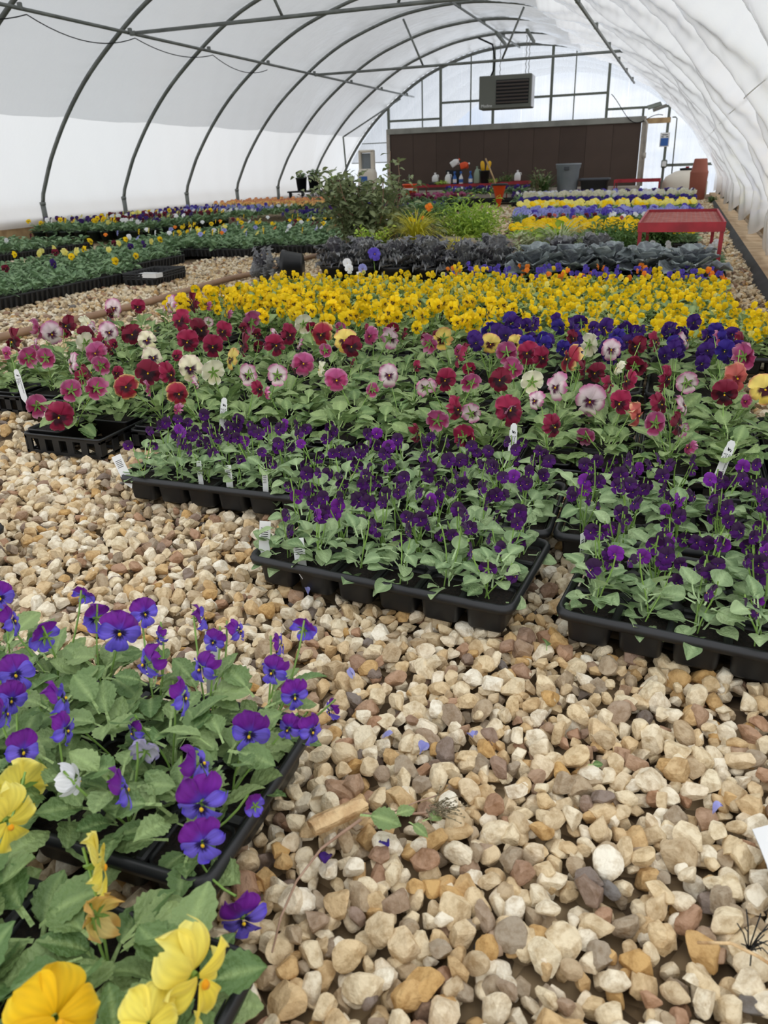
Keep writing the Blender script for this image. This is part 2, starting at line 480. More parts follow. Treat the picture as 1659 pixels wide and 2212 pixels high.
M['kale_d'] = leaf_mat('ruffled_kale_leaf', (146, 148, 148), (92, 90, 98), 0.55, 0.1)

# ---------------------------------------------------------------- layout of the trays (x0, y0, x1, y1)
VIOLA_TRAYS = [
    ('front middle viola tray', -0.706, 1.118), ('front right viola tray', -0.108, 1.085),
    ('left viola tray', -1.245, 1.435), ('rear middle viola tray', -0.705, 1.405), ('rear right viola tray', -0.168, 1.405)]
TW, TD = 0.53, 0.28
BLUE_TRAY = (-0.915, 0.462)
YEL_TRAY = (-0.825, 0.135)
SIDE_TRAY = (-1.83, 0.85)
ROSE_COLS = [(-2.39, 2.02), (-2.09, 2.02), (-1.785, 1.69), (-1.48, 1.80), (-1.19, 1.80), (-0.90, 1.80), (-0.61, 1.80), (-0.32, 1.80), (-0.03, 1.80), (0.26, 1.80),
             (-2.39, 2.57), (-2.09, 2.57), (-1.785, 2.24), (-1.48, 2.355), (-1.19, 2.355), (-0.90, 2.355)]
DARK_COLS = [(-0.63, 2.50), (-0.335, 2.50), (-0.04, 2.50)]
BLOTCH = [(-2.37, 3.18), (-2.075, 3.14), (-1.78, 3.02), (-1.485, 2.95), (-1.19, 2.95), (-0.895, 2.95)]
YELLOW_TRAYS = [(x, y) for y in (3.71, 4.0, 4.29) for x in (-2.37, -1.84, -1.31, -0.78, -0.25)] + [(-0.60, 3.08), (-0.065, 3.08), (-0.60, 3.39), (-0.065, 3.39)]
BACKBLUE = [(-1.33, 4.58), (-0.79, 4.58), (-0.25, 4.58)]
L1_TRAYS = [(-5.48 + 0.295 * i, 3.25 + 0.535 * j) for j in range(4) for i in range(5)] + [(-5.5 + 0.295 * i, 5.40 + 0.535 * j) for j in range(3) for i in range(4)]
L1_TRAYS = [t for t in L1_TRAYS if not (t[1] > 6.4 and t[0] > -4.7)]

FOOT = []
for n_, x, y in VIOLA_TRAYS: FOOT.append((x, y, x + TW, y + TD))
for x, y in [BLUE_TRAY, YEL_TRAY, SIDE_TRAY] + YELLOW_TRAYS + BACKBLUE: FOOT.append((x, y, x + TW, y + TD))
for x, y in ROSE_COLS + DARK_COLS + BLOTCH + L1_TRAYS: FOOT.append((x, y, x + TD, y + TW))
FOOT = np.array(FOOT)

# ---------------------------------------------------------------- floor and gravel
gm = MB()
gm.add([(-9.5, -3, -0.035), (1.6, -3, -0.035), (1.6, 21, -0.035), (-9.5, 21, -0.035)], [(0, 1, 2, 3)])
floor = struct('floor', gm.mesh('floor', M['floor']))
floor['label'] = 'tan crushed stone gravel floor of the greenhouse'


def ico(level):
    t = (1 + 5 ** .5) / 2
    V = np.array([(-1, t, 0), (1, t, 0), (-1, -t, 0), (1, -t, 0), (0, -1, t), (0, 1, t), (0, -1, -t), (0, 1, -t), (t, 0, -1), (t, 0, 1), (-t, 0, -1), (-t, 0, 1)], float)
    V /= np.linalg.norm(V, axis=1)[:, None]
    Fa = [(0, 11, 5), (0, 5, 1), (0, 1, 7), (0, 7, 10), (0, 10, 11), (1, 5, 9), (5, 11, 4), (11, 10, 2), (10, 7, 6), (7, 1, 8), (3, 9, 4), (3, 4, 2), (3, 2, 6), (3, 6, 8), (3, 8, 9), (4, 9, 5), (2, 4, 11), (6, 2, 10), (8, 6, 7), (9, 8, 1)]
    V = [tuple(v) for v in V]
    for _ in range(level):
        cache = {}; nf = []
        def mid(a, b):
            k = (min(a, b), max(a, b))
            if k not in cache:
                p = np.array(V[a]) + np.array(V[b]); p /= np.linalg.norm(p); V.append(tuple(p)); cache[k] = len(V) - 1
            return cache[k]
        for a, b, c in Fa:
            x, y, z = mid(a, b), mid(b, c), mid(c, a)
            nf += [(a, x, z), (b, y, x), (c, z, y), (x, y, z)]
        Fa = nf
    return np.array(V), np.array(Fa)


def rock(level, rng):
    V, Fa = ico(level)
    V = V.copy()
    for _ in range(rng.integers(9, 14)):
        n = rng.normal(size=3); n /= np.linalg.norm(n)
        d = rng.uniform(0.48, 0.80)
        k = V @ n - d
        V -= np.outer(np.maximum(k, 0), n) * 0.99
    V *= rng.uniform(0.86, 1.14, size=(len(V), 1)) ** 0.12
    V *= np.array([1.0, rng.uniform(0.62, 0.9), rng.uniform(0.5, 0.78)])
    V /= np.abs(V).max()
    return V, Fa


ROCK2 = [rock(2, RNG) for _ in range(16)]
ROCK1 = [rock(1, RNG) for _ in range(10)]


def in_view(x, y, mx=0.18):
    """rough visibility of a ground point with a generous margin round the frame"""
    p = np.stack([x, y, np.full_like(x, -CAM_H)], 1)
    zc = p @ np.array(FWD); xc = p @ np.array(RIGHT); yc = p @ np.array(UP)
    u = xc / zc; v = yc / zc
    return (zc > 0.1) & (np.abs(u) < IMG_W / 2 / F_PX + mx) & (np.abs(v) < IMG_H / 2 / F_PX + mx)


def outside_feet(x, y, pad=0.05):
    ok = np.ones(len(x), bool)
    for a in FOOT:
        ok &= ~((x > a[0] + pad) & (x < a[2] - pad) & (y > a[1] + pad) & (y < a[3] - pad))
    return ok


def scatter(x0, x1, y0, y1, sp, jit=0.5):
    gx, gy = np.meshgrid(np.arange(x0, x1, sp), np.arange(y0, y1, sp))
    x = gx.ravel() + RNG.uniform(-jit, jit, gx.size) * sp; y = gy.ravel() + RNG.uniform(-jit, jit, gx.size) * sp
    k = in_view(x, y) & outside_feet(x, y)
    return x[k], y[k]


def rotmats(n, tilt=0.5):
    a = RNG.uniform(0, 2 * PI, n); b = RNG.normal(0, tilt, n); c = RNG.normal(0, tilt, n)
    out = np.zeros((n, 3, 3))
    for i in range(n):
        out[i] = np.array(Euler((b[i], c[i], a[i])).to_matrix())
    return out, np.stack([b, c, a], 1)


def stone_batch(name, xs, ys, zs, sz, rocks):
    R, _ = rotmats(len(xs))
    pick = RNG.integers(0, len(rocks), len(xs)); VV = []; FF = []; AA = []; off = 0
    rn = RNG.uniform(0, 1, len(xs)) ** 1.08
    for i in range(len(xs)):
        V, Fa = rocks[pick[i]]
        W = (V * sz[i]) @ R[i].T + np.array([xs[i], ys[i], zs[i]])
        VV.append(W); FF.append(Fa + off); off += len(V); AA.append(np.full(len(V), rn[i]))
    return np_mesh(name, np.concatenate(VV), np.concatenate(FF), M['gravel'], False, None, np.concatenate(AA))


# near gravel: two layers, the upper one of bigger stones
x1, y1 = scatter(-1.9, 0.9, 0.12, 1.85, 0.0208)
x2, y2 = scatter(-1.9, 0.9, 0.12, 1.85, 0.031)
xs = np.concatenate([x1, x2]); ys = np.concatenate([y1, y2])
sz = np.concatenate([RNG.uniform(0.0110, 0.0175, len(x1)), RNG.uniform(0.0125, 0.0235, len(x2))])
zs = np.concatenate([RNG.uniform(-0.026, -0.012, len(x1)), RNG.uniform(-0.012, -0.001, len(x2))])
dist = np.sqrt(xs ** 2 + ys ** 2 + CAM_H ** 2)
vis_in = in_view(xs, ys, 0.0)
cover = np.zeros(len(xs), bool)                # not under the foliage of the two near trays
cover |= (xs < -0.36) & (ys < 0.80)
score = (sz / dist) * np.where(vis_in & ~cover, 1.0, 0.2) * np.where(zs > -0.0121, 1.25, 0.6)
order = np.argsort(-score)
big = order[:300]; rest = order[300:]
rock_me = [np_mesh('stone', V, Fa, M['stone'], False) for V, Fa in ROCK2]
_, eul = rotmats(len(big))
for k, i in enumerate(big):
    s = sz[i]
    part('stone', rock_me[k % 16], floor, (xs[i], ys[i], zs[i] + 0.0), tuple(eul[k]), (s, s, s))
near = rest[dist[rest] < 1.25]; mid = rest[dist[rest] >= 1.25]
o = part('gravel', stone_batch('gravel', xs[near], ys[near], zs[near], sz[near], ROCK2), floor); o['kind'] = 'stuff'
xa, ya = scatter(-4.3, -1.2, 1.85, 8.2, 0.036)
xb, yb = scatter(0.24, 0.60, 1.7, 9.0, 0.036)
xb2, yb2 = scatter(0.16, 0.58, 9.0, 17.5, 0.06)
xc, yc = scatter(-6.6, -5.0, 5.6, 10.5, 0.055)
xd, yd = scatter(-3.6, -2.0, 8.2, 16.0, 0.075)
xm = np.concatenate([xs[mid], xa, xb, xb2, xc, xd]); ym = np.concatenate([ys[mid], ya, yb, yb2, yc, yd])
zm = np.concatenate([zs[mid], RNG.uniform(-0.025, -0.004, len(xa) + len(xb)), RNG.uniform(-0.03, -0.006, len(xb2) + len(xc) + len(xd))])
sm = np.concatenate([sz[mid], RNG.uniform(0.015, 0.026, len(xa) + len(xb)), RNG.uniform(0.024, 0.042, len(xb2) + len(xc) + len(xd))])
o = part('gravel', stone_batch('gravel_far', xm, ym, zm, sm, ROCK1), floor); o['kind'] = 'stuff'

# ---------------------------------------------------------------- hoop profile
XC = -3.90
HALF = [(4.64, 0.0), (4.64, 0.30), (4.63, 0.50), (4.47, 0.80), (4.32, 1.05), (3.95, 1.52), (3.48, 1.98), (2.88, 2.42), (2.42, 2.70), (1.95, 2.91), (1.2, 3.14), (0.6, 3.235), (0.0, 3.27)]
full = [(XC - a, z) for a, z in HALF] + [(XC + a, z) for a, z in reversed(HALF[:-1])]


def catmull(P, per):
    P = np.array(P, float); out = []
    for i in range(len(P) - 1):
        p0 = P[max(i - 1, 0)]; p1 = P[i]; p2 = P[i + 1]; p3 = P[min(i + 2, len(P) - 1)]
        for t in np.linspace(0, 1, per, endpoint=False):
            out.append(0.5 * ((2 * p1) + (-p0 + p2) * t + (2 * p0 - 5 * p1 + 4 * p2 - p3) * t * t + (-p0 + 3 * p1 - 3 * p2 + p3) * t ** 3))
    out.append(P[-1])
    return np.array(out)


PROF = catmull(full, 10)
seg = np.r_[0, np.cumsum(np.linalg.norm(np.diff(PROF, axis=0), axis=1))]
S_TOT = seg[-1]


def prof_at(s):
    return np.stack([np.interp(s, seg, PROF[:, 0]), np.interp(s, seg, PROF[:, 1])], -1)


def prof_normal(s):
    d = prof_at(s + 0.03) - prof_at(s - 0.03)
    d /= np.linalg.norm(d, axis=-1)[..., None]
    return np.stack([d[..., 1], -d[..., 0]], -1)      # points inward


def s_of(x_side, z):
    ss = np.linspace(0, S_TOT / 2, 900) if x_side < 0 else np.linspace(S_TOT, S_TOT / 2, 900)
    zz = prof_at(ss)[:, 1]
    return float(ss[np.argmin(np.abs(zz - z))])


FILM_Y0 = 2.05
HOOP_Y = [20.35 - 1.83 * k for k in range(13)]
YB = 20.35


def film(name, s0, s1, y0, y1, ns, ny, mat, amp_fn, edge=None, pucker=0.0):
    s = np.linspace(s0, s1, ns); y = np.linspace(y0, y1, ny)
    SS, YY = np.meshgrid(s, y, indexing='ij')
    P = prof_at(SS); Nn = prof_normal(SS)
    bay = (YB - YY) / 1.83; t = bay - np.floor(bay); k = np.floor(bay)
    near_h = np.minimum(t, 1 - t)
    ph = 2.4 * np.round(bay)
    wav = 1 + pucker * (0.9 * np.sin(2 * PI * SS / 0.27 + ph * 1.7) + 0.5 * np.sin(2 * PI * SS / 0.115 + ph)) * np.exp(-(near_h * 1.83 / 0.30))
    amp = amp_fn(SS)
    bul = amp * (4 * t * (1 - t)) ** 0.75 * wav
    bul += amp * 0.10 * np.sin(2 * PI * SS / 1.1 + k * 2.1) * np.sin(PI * t) + amp * 0.08 * np.sin(2 * PI * (SS * 0.8 + YY * 0.9) / 0.55 + k) * np.sin(PI * t)
    if pucker > 0:
        fold = np.abs(np.sin(PI * SS / 0.135 + ph)) - 0.5
        bul += 0.028 * min(1.0, pucker / 0.2) * fold * np.exp(-(near_h * 1.83 / 0.07) ** 2)
    off = -0.035 + bul
    X = P[..., 0] + Nn[..., 0] * off; Z = P[..., 1] + Nn[..., 1] * off
    if edge is not None:
        Z = Z + edge(SS, t)
    V = np.stack([X, YY, Z], -1).reshape(-1, 3)
    i, j = np.meshgrid(np.arange(ns - 1), np.arange(ny - 1), indexing='ij')
    a = (i * ny + j).ravel()
    Fa = np.stack([a, a + 1, a + ny + 1, a + ny], 1)
    return np_mesh(name, V, Fa, mat, True)


s_ll = s_of(-1, 0.16); s_seam = s_of(-1, 1.50); s_rseam = s_of(1, 1.12); s_rl = s_of(1, 0.20)
struct('wall_left', film('wall_left', s_ll, s_seam, FILM_Y0, YB, 60, 289, M['film_low'], lambda s: 0.045 + 0 * s))['label'] = 'bright white plastic film side wall on the left'
s_rtop = S_TOT / 2 + 1.6


def amp_roof(s):
    k = np.clip((s - (S_TOT / 2 - 0.5)) / 2.6, 0, 1)
    return 0.05 + 0.12 * k * k * (3 - 2 * k)


struct('ceiling', film('ceiling', s_seam, s_rtop, FILM_Y0, YB, 150, 289, M['film_up'], amp_roof, None, 0.15))['label'] = 'grey white translucent film roof stretched over the hoops'
ob_ext = struct('trim_1', film('roof_extension', s_of(-1, 0.9), s_of(1, 0.9), YB + 0.25, 27.5, 110, 80, M['film_up'], lambda s: 0.04 + 0 * s))
ob_ext['label'] = 'film covered tunnel going on behind the end wall'


def amp_right(s):
    k = np.clip((S_TOT - s) / 1.2, 0, 1)
    return 0.13 + 0.06 * k


def edge_right(s, t):
    k = np.clip((s - (s_rl - 0.25)) / 0.25, 0, 1)
    return k * (0.10 - 0.22 * (4 * t * (1 - t)) ** 0.8)


struct('wall_right', film('wall_right', s_rtop, s_rl, FILM_Y0, YB, 230, 440, M['film_right'], amp_right, edge_right, 0.2))['label'] = 'puffy white quilted plastic film wall on the right'
# heat-welded seam running along the right film
sm_ = MB()
for k in range(len(HOOP_Y) - 1):
    ya_, yb_ = HOOP_Y[k + 1], HOOP_Y[k]
    pts = []
    for t in np.linspace(0, 1, 15):
        n_ = prof_normal(np.array(s_rseam)); p_ = prof_at(np.array(s_rseam))
        b_ = -0.035 + float(amp_right(s_rseam)) * (4 * t * (1 - t)) ** 0.75 - 0.002
        pts.append((p_[0] + n_[0] * b_, yb_ - (yb_ - ya_) * t, p_[1] + n_[1] * b_))
    sm_.tube(pts, 0.004, 5)
struct('trim_2', sm_.mesh('film_seam', M['film_low']))['label'] = 'welded seam along the right film wall'

# baseboards
bb = MB()
for k in range(12):
    bb.box((XC - 4.71, HOOP_Y[k + 1] + 0.915, 0.13), (0.04, 1.82, 0.26), 0)
struct('baseboard_left', bb.mesh('baseboard_left', M['wood']))
br = thing('baseboard_right', None, None); br['kind'] = 'structure'
bm_ = MB().box((0, 0, 0), (0.04, 1.80, 0.30), 0).mesh('board', M['wood'])
for k in range(12): part('board', bm_, br, (XC + 4.74, HOOP_Y[k + 1] + 0.915, 0.165))
cb = thing('trim_3', 'dusty boards lying along the right wall', None); cb['kind'] = 'structure'
for k in range(8):
    part('board', MB().box((0, 0, 0), (0.19, 2.43, 0.045), 0, bev=0.006).mesh('board', M['curb']), cb, (0.655, 0.2 + k * 2.44 + 1.22, 0.0225))
fb = MB()
pts_l = []
yy = np.linspace(1.0, 18.0, 120)
for i, y in enumerate(yy):
    w = 0.012 * math.sin(y * 2.1) + 0.008 * math.sin(y * 5.3)
    pts_l.append([(0.512 + w, y, -0.01), (0.520 + w * .8, y, 0.014 + 0.008 * math.sin(y * 7)), (0.552, y, 0.040 + 0.005 * math.sin(y * 3)), (0.562, y, 0.047)])
vs = [p for r in pts_l for p in r]; fs = []
for i in range(len(yy) - 1):
    for j in range(3):
        a = i * 4 + j; fs.append((a, a + 1, a + 5, a + 4))
fb.add(vs, fs, 0, True)
tag(part('ground_fabric', fb.mesh('ground_fabric', M['fabric'])), 'dark grey ground fabric edge turned up along the boards', 'fabric')

# ---------------------------------------------------------------- steel hoops, purlins, ties
hoop_pts = [(p[0], 0, p[1]) for p in prof_at(np.linspace(s_of(-1, 0.42), s_of(1, 0.42), 70))]
hoop_me = MB().tube(hoop_pts, 0.027, 8).mesh('hoop_pipe', M['pipe'])
post_me = MB().tube([(0, 0, -0.05), (0, 0, 0.46)], 0.036, 10).tube([(0, 0, 0.43), (0, 0, 0.47)], 0.042, 10).mesh('ground_post', M['pipe'])
ORD = ['first', 'second', 'third', 'fourth', 'fifth', 'sixth', 'seventh', 'eighth', 'ninth', 'tenth', 'eleventh', 'twelfth', 'thirteenth', 'fourteenth', 'fifteenth', 'sixteenth', 'seventeenth', 'eighteenth', 'nineteenth', 'twentieth']
for k, y in enumerate(HOOP_Y[:9]):
    lab = 'steel roof hoop against the end wall' if k == 0 else 'bent steel roof hoop, %s one in front of the end wall' % ORD[k - 1]
    t = thing('roof_hoop', lab, 'hoop', (0, y, 0), 0, 'steel roof hoops')
    part('pipe', hoop_me, t)
    part('ground_post', post_me, t, (XC - 4.64, 0, 0)); part('ground_post', post_me, t, (XC + 4.64, 0, 0))


def purlin(label, x, z, y0, y1, r=0.02):
    t = thing('purlin', label, 'pipe', (x, y0, z), 0, 'purlins')
    part('pipe', MB().tube([(0, 0, 0), (0, y1 - y0, 0)], r, 8).mesh('purlin', M['pipe']), t)
    cl = MB().box((0, 0, 0.02), (0.05, 0.035, 0.07), 0, bev=0.006).mesh('clamp', M['pipe'])
    for y in HOOP_Y:
        if y0 < y < y1: part('clamp', cl, t, (0, y - y0, 0))
    return t


purlin('long steel purlin along the left slope of the roof', -6.66, 2.38, 1.0, 20.9)
purlin('steel purlin along the ridge of the roof', XC, 3.20, 1.0, 20.3)
purlin('long steel purlin along the right slope of the roof', -1.22, 2.24, 1.0, 19.2)
for lab, y in (('cross tie pipe nearest the camera under the roof', 9.34), ('cross tie pipe in front of the heater', 14.83)):
    t = thing('cross_tie', lab, 'pipe', (-6.62, y, 2.37), 0, 'roof cross ties')
    part('pipe', MB().tube([(0.03, 0, 0), (5.44, 0, 0)], 0.022, 8).mesh('cross_tie', M['pipe']), t)
    part('end_clamp', MB().box((0.02, 0, 0), (0.09, 0.05, 0.05), 0, bev=0.01).mesh('end_clamp', M['pipe']), t)
    part('end_clamp', MB().box((5.46, 0, 0), (0.09, 0.05, 0.05), 0, bev=0.01).mesh('end_clamp', M['pipe']), t)
    part('strut', MB().tube([(1.72, 0, 0.74), (2.07, 0, 0.02)], 0.018, 8).mesh('strut', M['pipe']), t)
    part('strut', MB().tube([(3.82, 0, 0.74), (3.48, 0, 0.02)], 0.018, 8).mesh('strut', M['pipe']), t)
t = thing('wind_brace', 'slanting brace pipe between the last two hoops on the left', 'pipe', (-7.63, 18.5, 1.47))
part('pipe', MB().tube([(0, 0, 0), (0.80, 1.83, 0.84)], 0.018, 8).mesh('brace', M['pipe']), t)
t = thing('prop_pole', 'upright dark prop pole under the slanting brace', 'pole', (-7.55, 18.45, -0.03))
part('pole', MB().tube([(0, 0, 0), (-0.08, 0, 1.5)], 0.02, 8).mesh('prop', M['frame']), t)
# loose cable hanging under the left purlin
pts = []
for k in range(4):
    ya_ = 5.75 + 1.83 * k
    for t_ in np.linspace(0, 1, 12, endpoint=False):
        pts.append((-6.63, ya_ + 1.83 * t_, 2.34 - 0.14 * 4 * t_ * (1 - t_) * (1.0 if k != 2 else .7) - 0.01))
tag(part('cable', MB().tube(pts, 0.006, 5).mesh('cable', M['dark'])), 'thin black cable hanging in loops under the left purlin', 'cable')

# ---------------------------------------------------------------- end wall
wb = thing('wall_back', 'corrugated clear plastic end wall on a grey steel frame', None, (0, YB + 0.06, 0)); wb['kind'] = 'structure'
xr = np.array([p[0] for p in prof_at(np.linspace(0, S_TOT, 900))]); zr = prof_at(np.linspace(0, S_TOT, 900))[:, 1]


def roof_z(x):
    a = abs(x - XC)
    hs = prof_at(np.linspace(S_TOT / 2, s_of(1, 0.52), 500))
    return float(np.interp(a, hs[:, 0] - XC, hs[:, 1]))


edges = [-8.5, -7.18, -6.27, -5.03, -3.82, -2.61, -1.40, -0.20, 0.70]
for a, b in zip(edges[:-1], edges[1:]):
    xs_ = np.arange(a, b + 0.001, 0.0125)
    z0 = 0.0 if (b <= -7.17 or a >= -0.21) else (1.58 if b <= -1.0 else 0.0)
    top = np.array([max(z0 + 0.01, roof_z(x) + 0.02) for x in xs_])
    yv = 0.012 * np.sin(2 * PI * xs_ / 0.076)
    V = np.concatenate([np.stack([xs_, yv, np.full_like(xs_, z0)], 1), np.stack([xs_, yv, top], 1)])
    n = len(xs_); Fa = np.array([(i, i + 1, n + i + 1, n + i) for i in range(n - 1)])
    part('panel', np_mesh('panel', V, Fa, M['clear'], True), wb)


def wpost(x, z0, z1, w=0.06, lab='post'):
    part(lab, MB().box((0, 0, (z1 - z0) / 2), (w, 0.05, z1 - z0), 0).mesh(lab, M['frame']), wb, (x, -0.05, z0))


def wgirt(x0, x1, z, h=0.05):
    part('girt', MB().box(((x1 - x0) / 2, 0, 0), (x1 - x0, 0.05, h), 0).mesh('girt', M['frame']), wb, (x0, -0.052, z))


for x in (-5.80, -4.50, -3.13, -1.85): wpost(x, 1.62, roof_z(x) - 0.01)
wpost(-7.16, 0.0, roof_z(-7.16) - .02); wpost(-0.48, 0.0, 1.88)
wpost(-1.04, 1.55, 1.82, 0.05)
for x in (-6.27, -5.05, -2.60): wpost(x, 1.62, roof_z(x) - 0.01, 0.022, 'mullion')
wgirt(-5.77, -4.53, 2.17); wgirt(-4.47, -3.16, 2.17); wgirt(-3.10, -1.88, 2.17); wgirt(-7.13, -5.83, 1.83); wgirt(-1.82, -0.51, 1.83)
wgirt(-0.45, 0.62, 0.62, 0.06)
wgirt(-7.9, -7.19, 1.35, 0.02); wgirt(-8.2, -7.19, 0.9, 0.02)
part('header_board', MB().box((0.27, 0, 0), (0.56, 0.05, 0.11), 0).mesh('header_board', M['wood']), wb, (-0.98, -0.06, 1.55))
# end-wall arch trim
part('arch_trim', MB().tube([(p[0], 0, p[1]) for p in prof_at(np.linspace(s_of(-1, 0.3), s_of(1, 0.3), 60))], 0.022, 6).mesh('arch_trim', M['frame']), wb, (0, -0.03, -0.02))

cp = thing('cooling_pad', 'long dark brown evaporative cooling pad across the end wall', 'cooling pad', (-7.12, YB - 0.12, 0))
pad_me = MB().box((0, 0, 0), (0.598, 0.10, 1.32), 0, bev=0.004).mesh('pad_panel', M['pad'])
for k in range(10): part('pad_panel', pad_me, cp, (0.05 + 0.302 + k * 0.602, 0.0 + 0.004 * (k % 2), 0.86))
part('top_channel', MB().box((3.06, 0, 0), (6.16, 0.17, 0.13), 0, bev=0.01).mesh('top_channel', M['alu']), cp, (0, 0, 1.585))
part('bottom_channel', MB().box((3.06, 0, 0), (6.16, 0.19, 0.25), 0, bev=0.01).mesh('bottom_channel', M['whitewood']), cp, (0, 0, 0.085))
for x in (0.0, 6.13): part('side_post', MB().box((0, 0, 0.82), (0.08, 0.16, 1.64), 0).mesh('side_post', M['whitewood']), cp, (x, 0, 0))
part('water_pipe', MB().tube([(6.20, -0.12, 0.2), (6.20, -0.12, 1.50), (6.14, -0.12, 1.58)], 0.025, 8).tube([(6.20, -0.12, 0.78), (6.20, -0.12, 0.90)], 0.045, 10).mesh('water_pipe', M['whitewood']), cp)

# sign, meter box, conduit, exhaust flap on the right of the end wall
sg = thing('wall_sign', 'small notice with blue lower half on the end wall post', 'sign', (-0.515, YB - 0.06, 1.15))
part('board', MB().box((0, 0, 0), (0.205, 0.012, 0.29), 0, bev=0.003).mesh('board', M['white']), sg)
part('blue_print', MB().box((0, -0.008, -0.045), (0.165, 0.006, 0.16), 0).mesh('blue_print', M['blue']), sg)
for zz, w in ((0.10, 0.12), (0.06, 0.05)): part('print', MB().box((0 if w > .1 else -0.05, -0.008, zz), (w, 0.004, 0.016), 0).mesh('print', M['dark']), sg)
part('print', MB().box((0.05, -0.008, 0.06), (0.05, 0.004, 0.016), 0).mesh('print', M['dark']), sg)
mt = thing('meter_box', 'round grey meter on the end wall post below the sign', 'meter', (-0.47, YB - 0.09, 0.65))
part('case', MB().box((0, 0.02, 0), (0.13, 0.07, 0.17), 0, bev=0.02).mesh('case', M['frame']), mt)
part('dial', MB().box((0, -0.025, 0.0), (0.09, 0.02, 0.11), 0, bev=0.008).mesh('dial', M['white']), mt)
cd = tag(part('conduit', MB().tube([(-0.40, YB - 0.05, 1.60), (-0.33, YB - 0.05, 1.60), (-0.30, YB - 0.05, 1.57), (-0.28, YB - 0.05, 0.35)], 0.014, 7).mesh('conduit', M['frame'])), 'thin grey conduit pipe bent down the end wall', 'pipe')
ef = thing('exhaust_flap', 'tilted dark metal flap under the roof at right of the end wall', 'flap', (-0.80, YB - 0.25, 1.84))
part('plate', MB().box((0, 0, 0), (0.30, 0.16, 0.02), 0, Euler((0.5, -0.25, 0.2)).to_matrix()).mesh('plate', M['frame']), ef)
part('plate', MB().box((0.12, 0, -0.05), (0.30, 0.12, 0.02), 0, Euler((-0.4, -0.3, 0)).to_matrix()).mesh('plate', M['alu']), ef)
tag(part('wire', MB().tube([(-1.75 + 1.15 * t, YB - 0.22, 2.02 - 0.45 * t + 0.10 * math.cos(t * 7) - 0.18 * math.sin(PI * t)) for t in np.linspace(0, 1, 24)], 0.008, 5).mesh('wire', M['dark'])), 'slack black wire drooping to the corner of the end wall', 'wire')

# ---------------------------------------------------------------- heater
ht = thing('unit_heater', 'grey hanging unit heater with black louvred front', 'heater', (-3.62, 17.45, 2.10), 0.06)
part('case', MB().box((0, 0.25, 0), (1.06, 0.50, 0.60), 0, bev=0.012).mesh('case', M['heater']), ht)
part('side_panel', MB().box((0.535, 0.27, 0), (0.012, 0.46, 0.57), 0).mesh('side_panel', M['heater_side']), ht)
part('grille_recess', MB().box((0.15, -0.002, -0.005), (0.66, 0.02, 0.44), 0).mesh('grille_recess', M['dark']), ht)
sl = MB().box((0, 0, 0), (0.64, 0.035, 0.022), 0, Euler((0.5, 0, 0)).to_matrix()).mesh('louvre', M['slat'])
for k in range(7): part('louvre', sl, ht, (0.15, -0.018, -0.19 + k * 0.062))
tx = bpy.data.curves.new('nameplate', 'FONT'); tx.body = 'Modine'; tx.size = 0.075; tx.extrude = 0.002; tx.align_x = 'CENTER'
tmp = bpy.data.objects.new('tmp', tx); COL.objects.link(tmp)
dg = bpy.context.evaluated_depsgraph_get(); me_ = bpy.data.meshes.new_from_object(tmp.evaluated_get(dg)); bpy.data.objects.remove(tmp)
me_.materials.clear(); me_.materials.append(M['white'])
part('nameplate', me_, ht, (-0.37, -0.004, -0.265), (PI / 2, 0, 0))
part('gas_pipe', MB().tube([(-0.33, 0.2, 0.3), (-0.27, 0.2, 0.42), (-0.24, 0.15, 0.60), (-0.30, 0.15, 0.86), (-0.6, 0.2, 1.0)], 0.018, 7).mesh('gas_pipe', M['dark']), ht)
for x in (-0.14, 0.38, 0.44):
    zz = 0.3; bmx = MB()
    for q in range(11): bmx.tube([(0.008 * (-1) ** q, 0, zz + q * 0.062), (0.008 * (-1) ** (q + 1), 0, zz + (q + 1) * 0.062)], 0.007, 5)
    part('hanging_chain', bmx.mesh('hanging_chain', M['alu']), ht, (x, 0.2, 0))
for x in (-0.18, 0.42):
    part('hanger_rail', MB().box((0, 0, 0), (0.05, 1.3, 0.05), 0).mesh('hanger_rail', M['frame']), ht, (x, 0.45, 0.99), (-0.04, 0, 0.0))

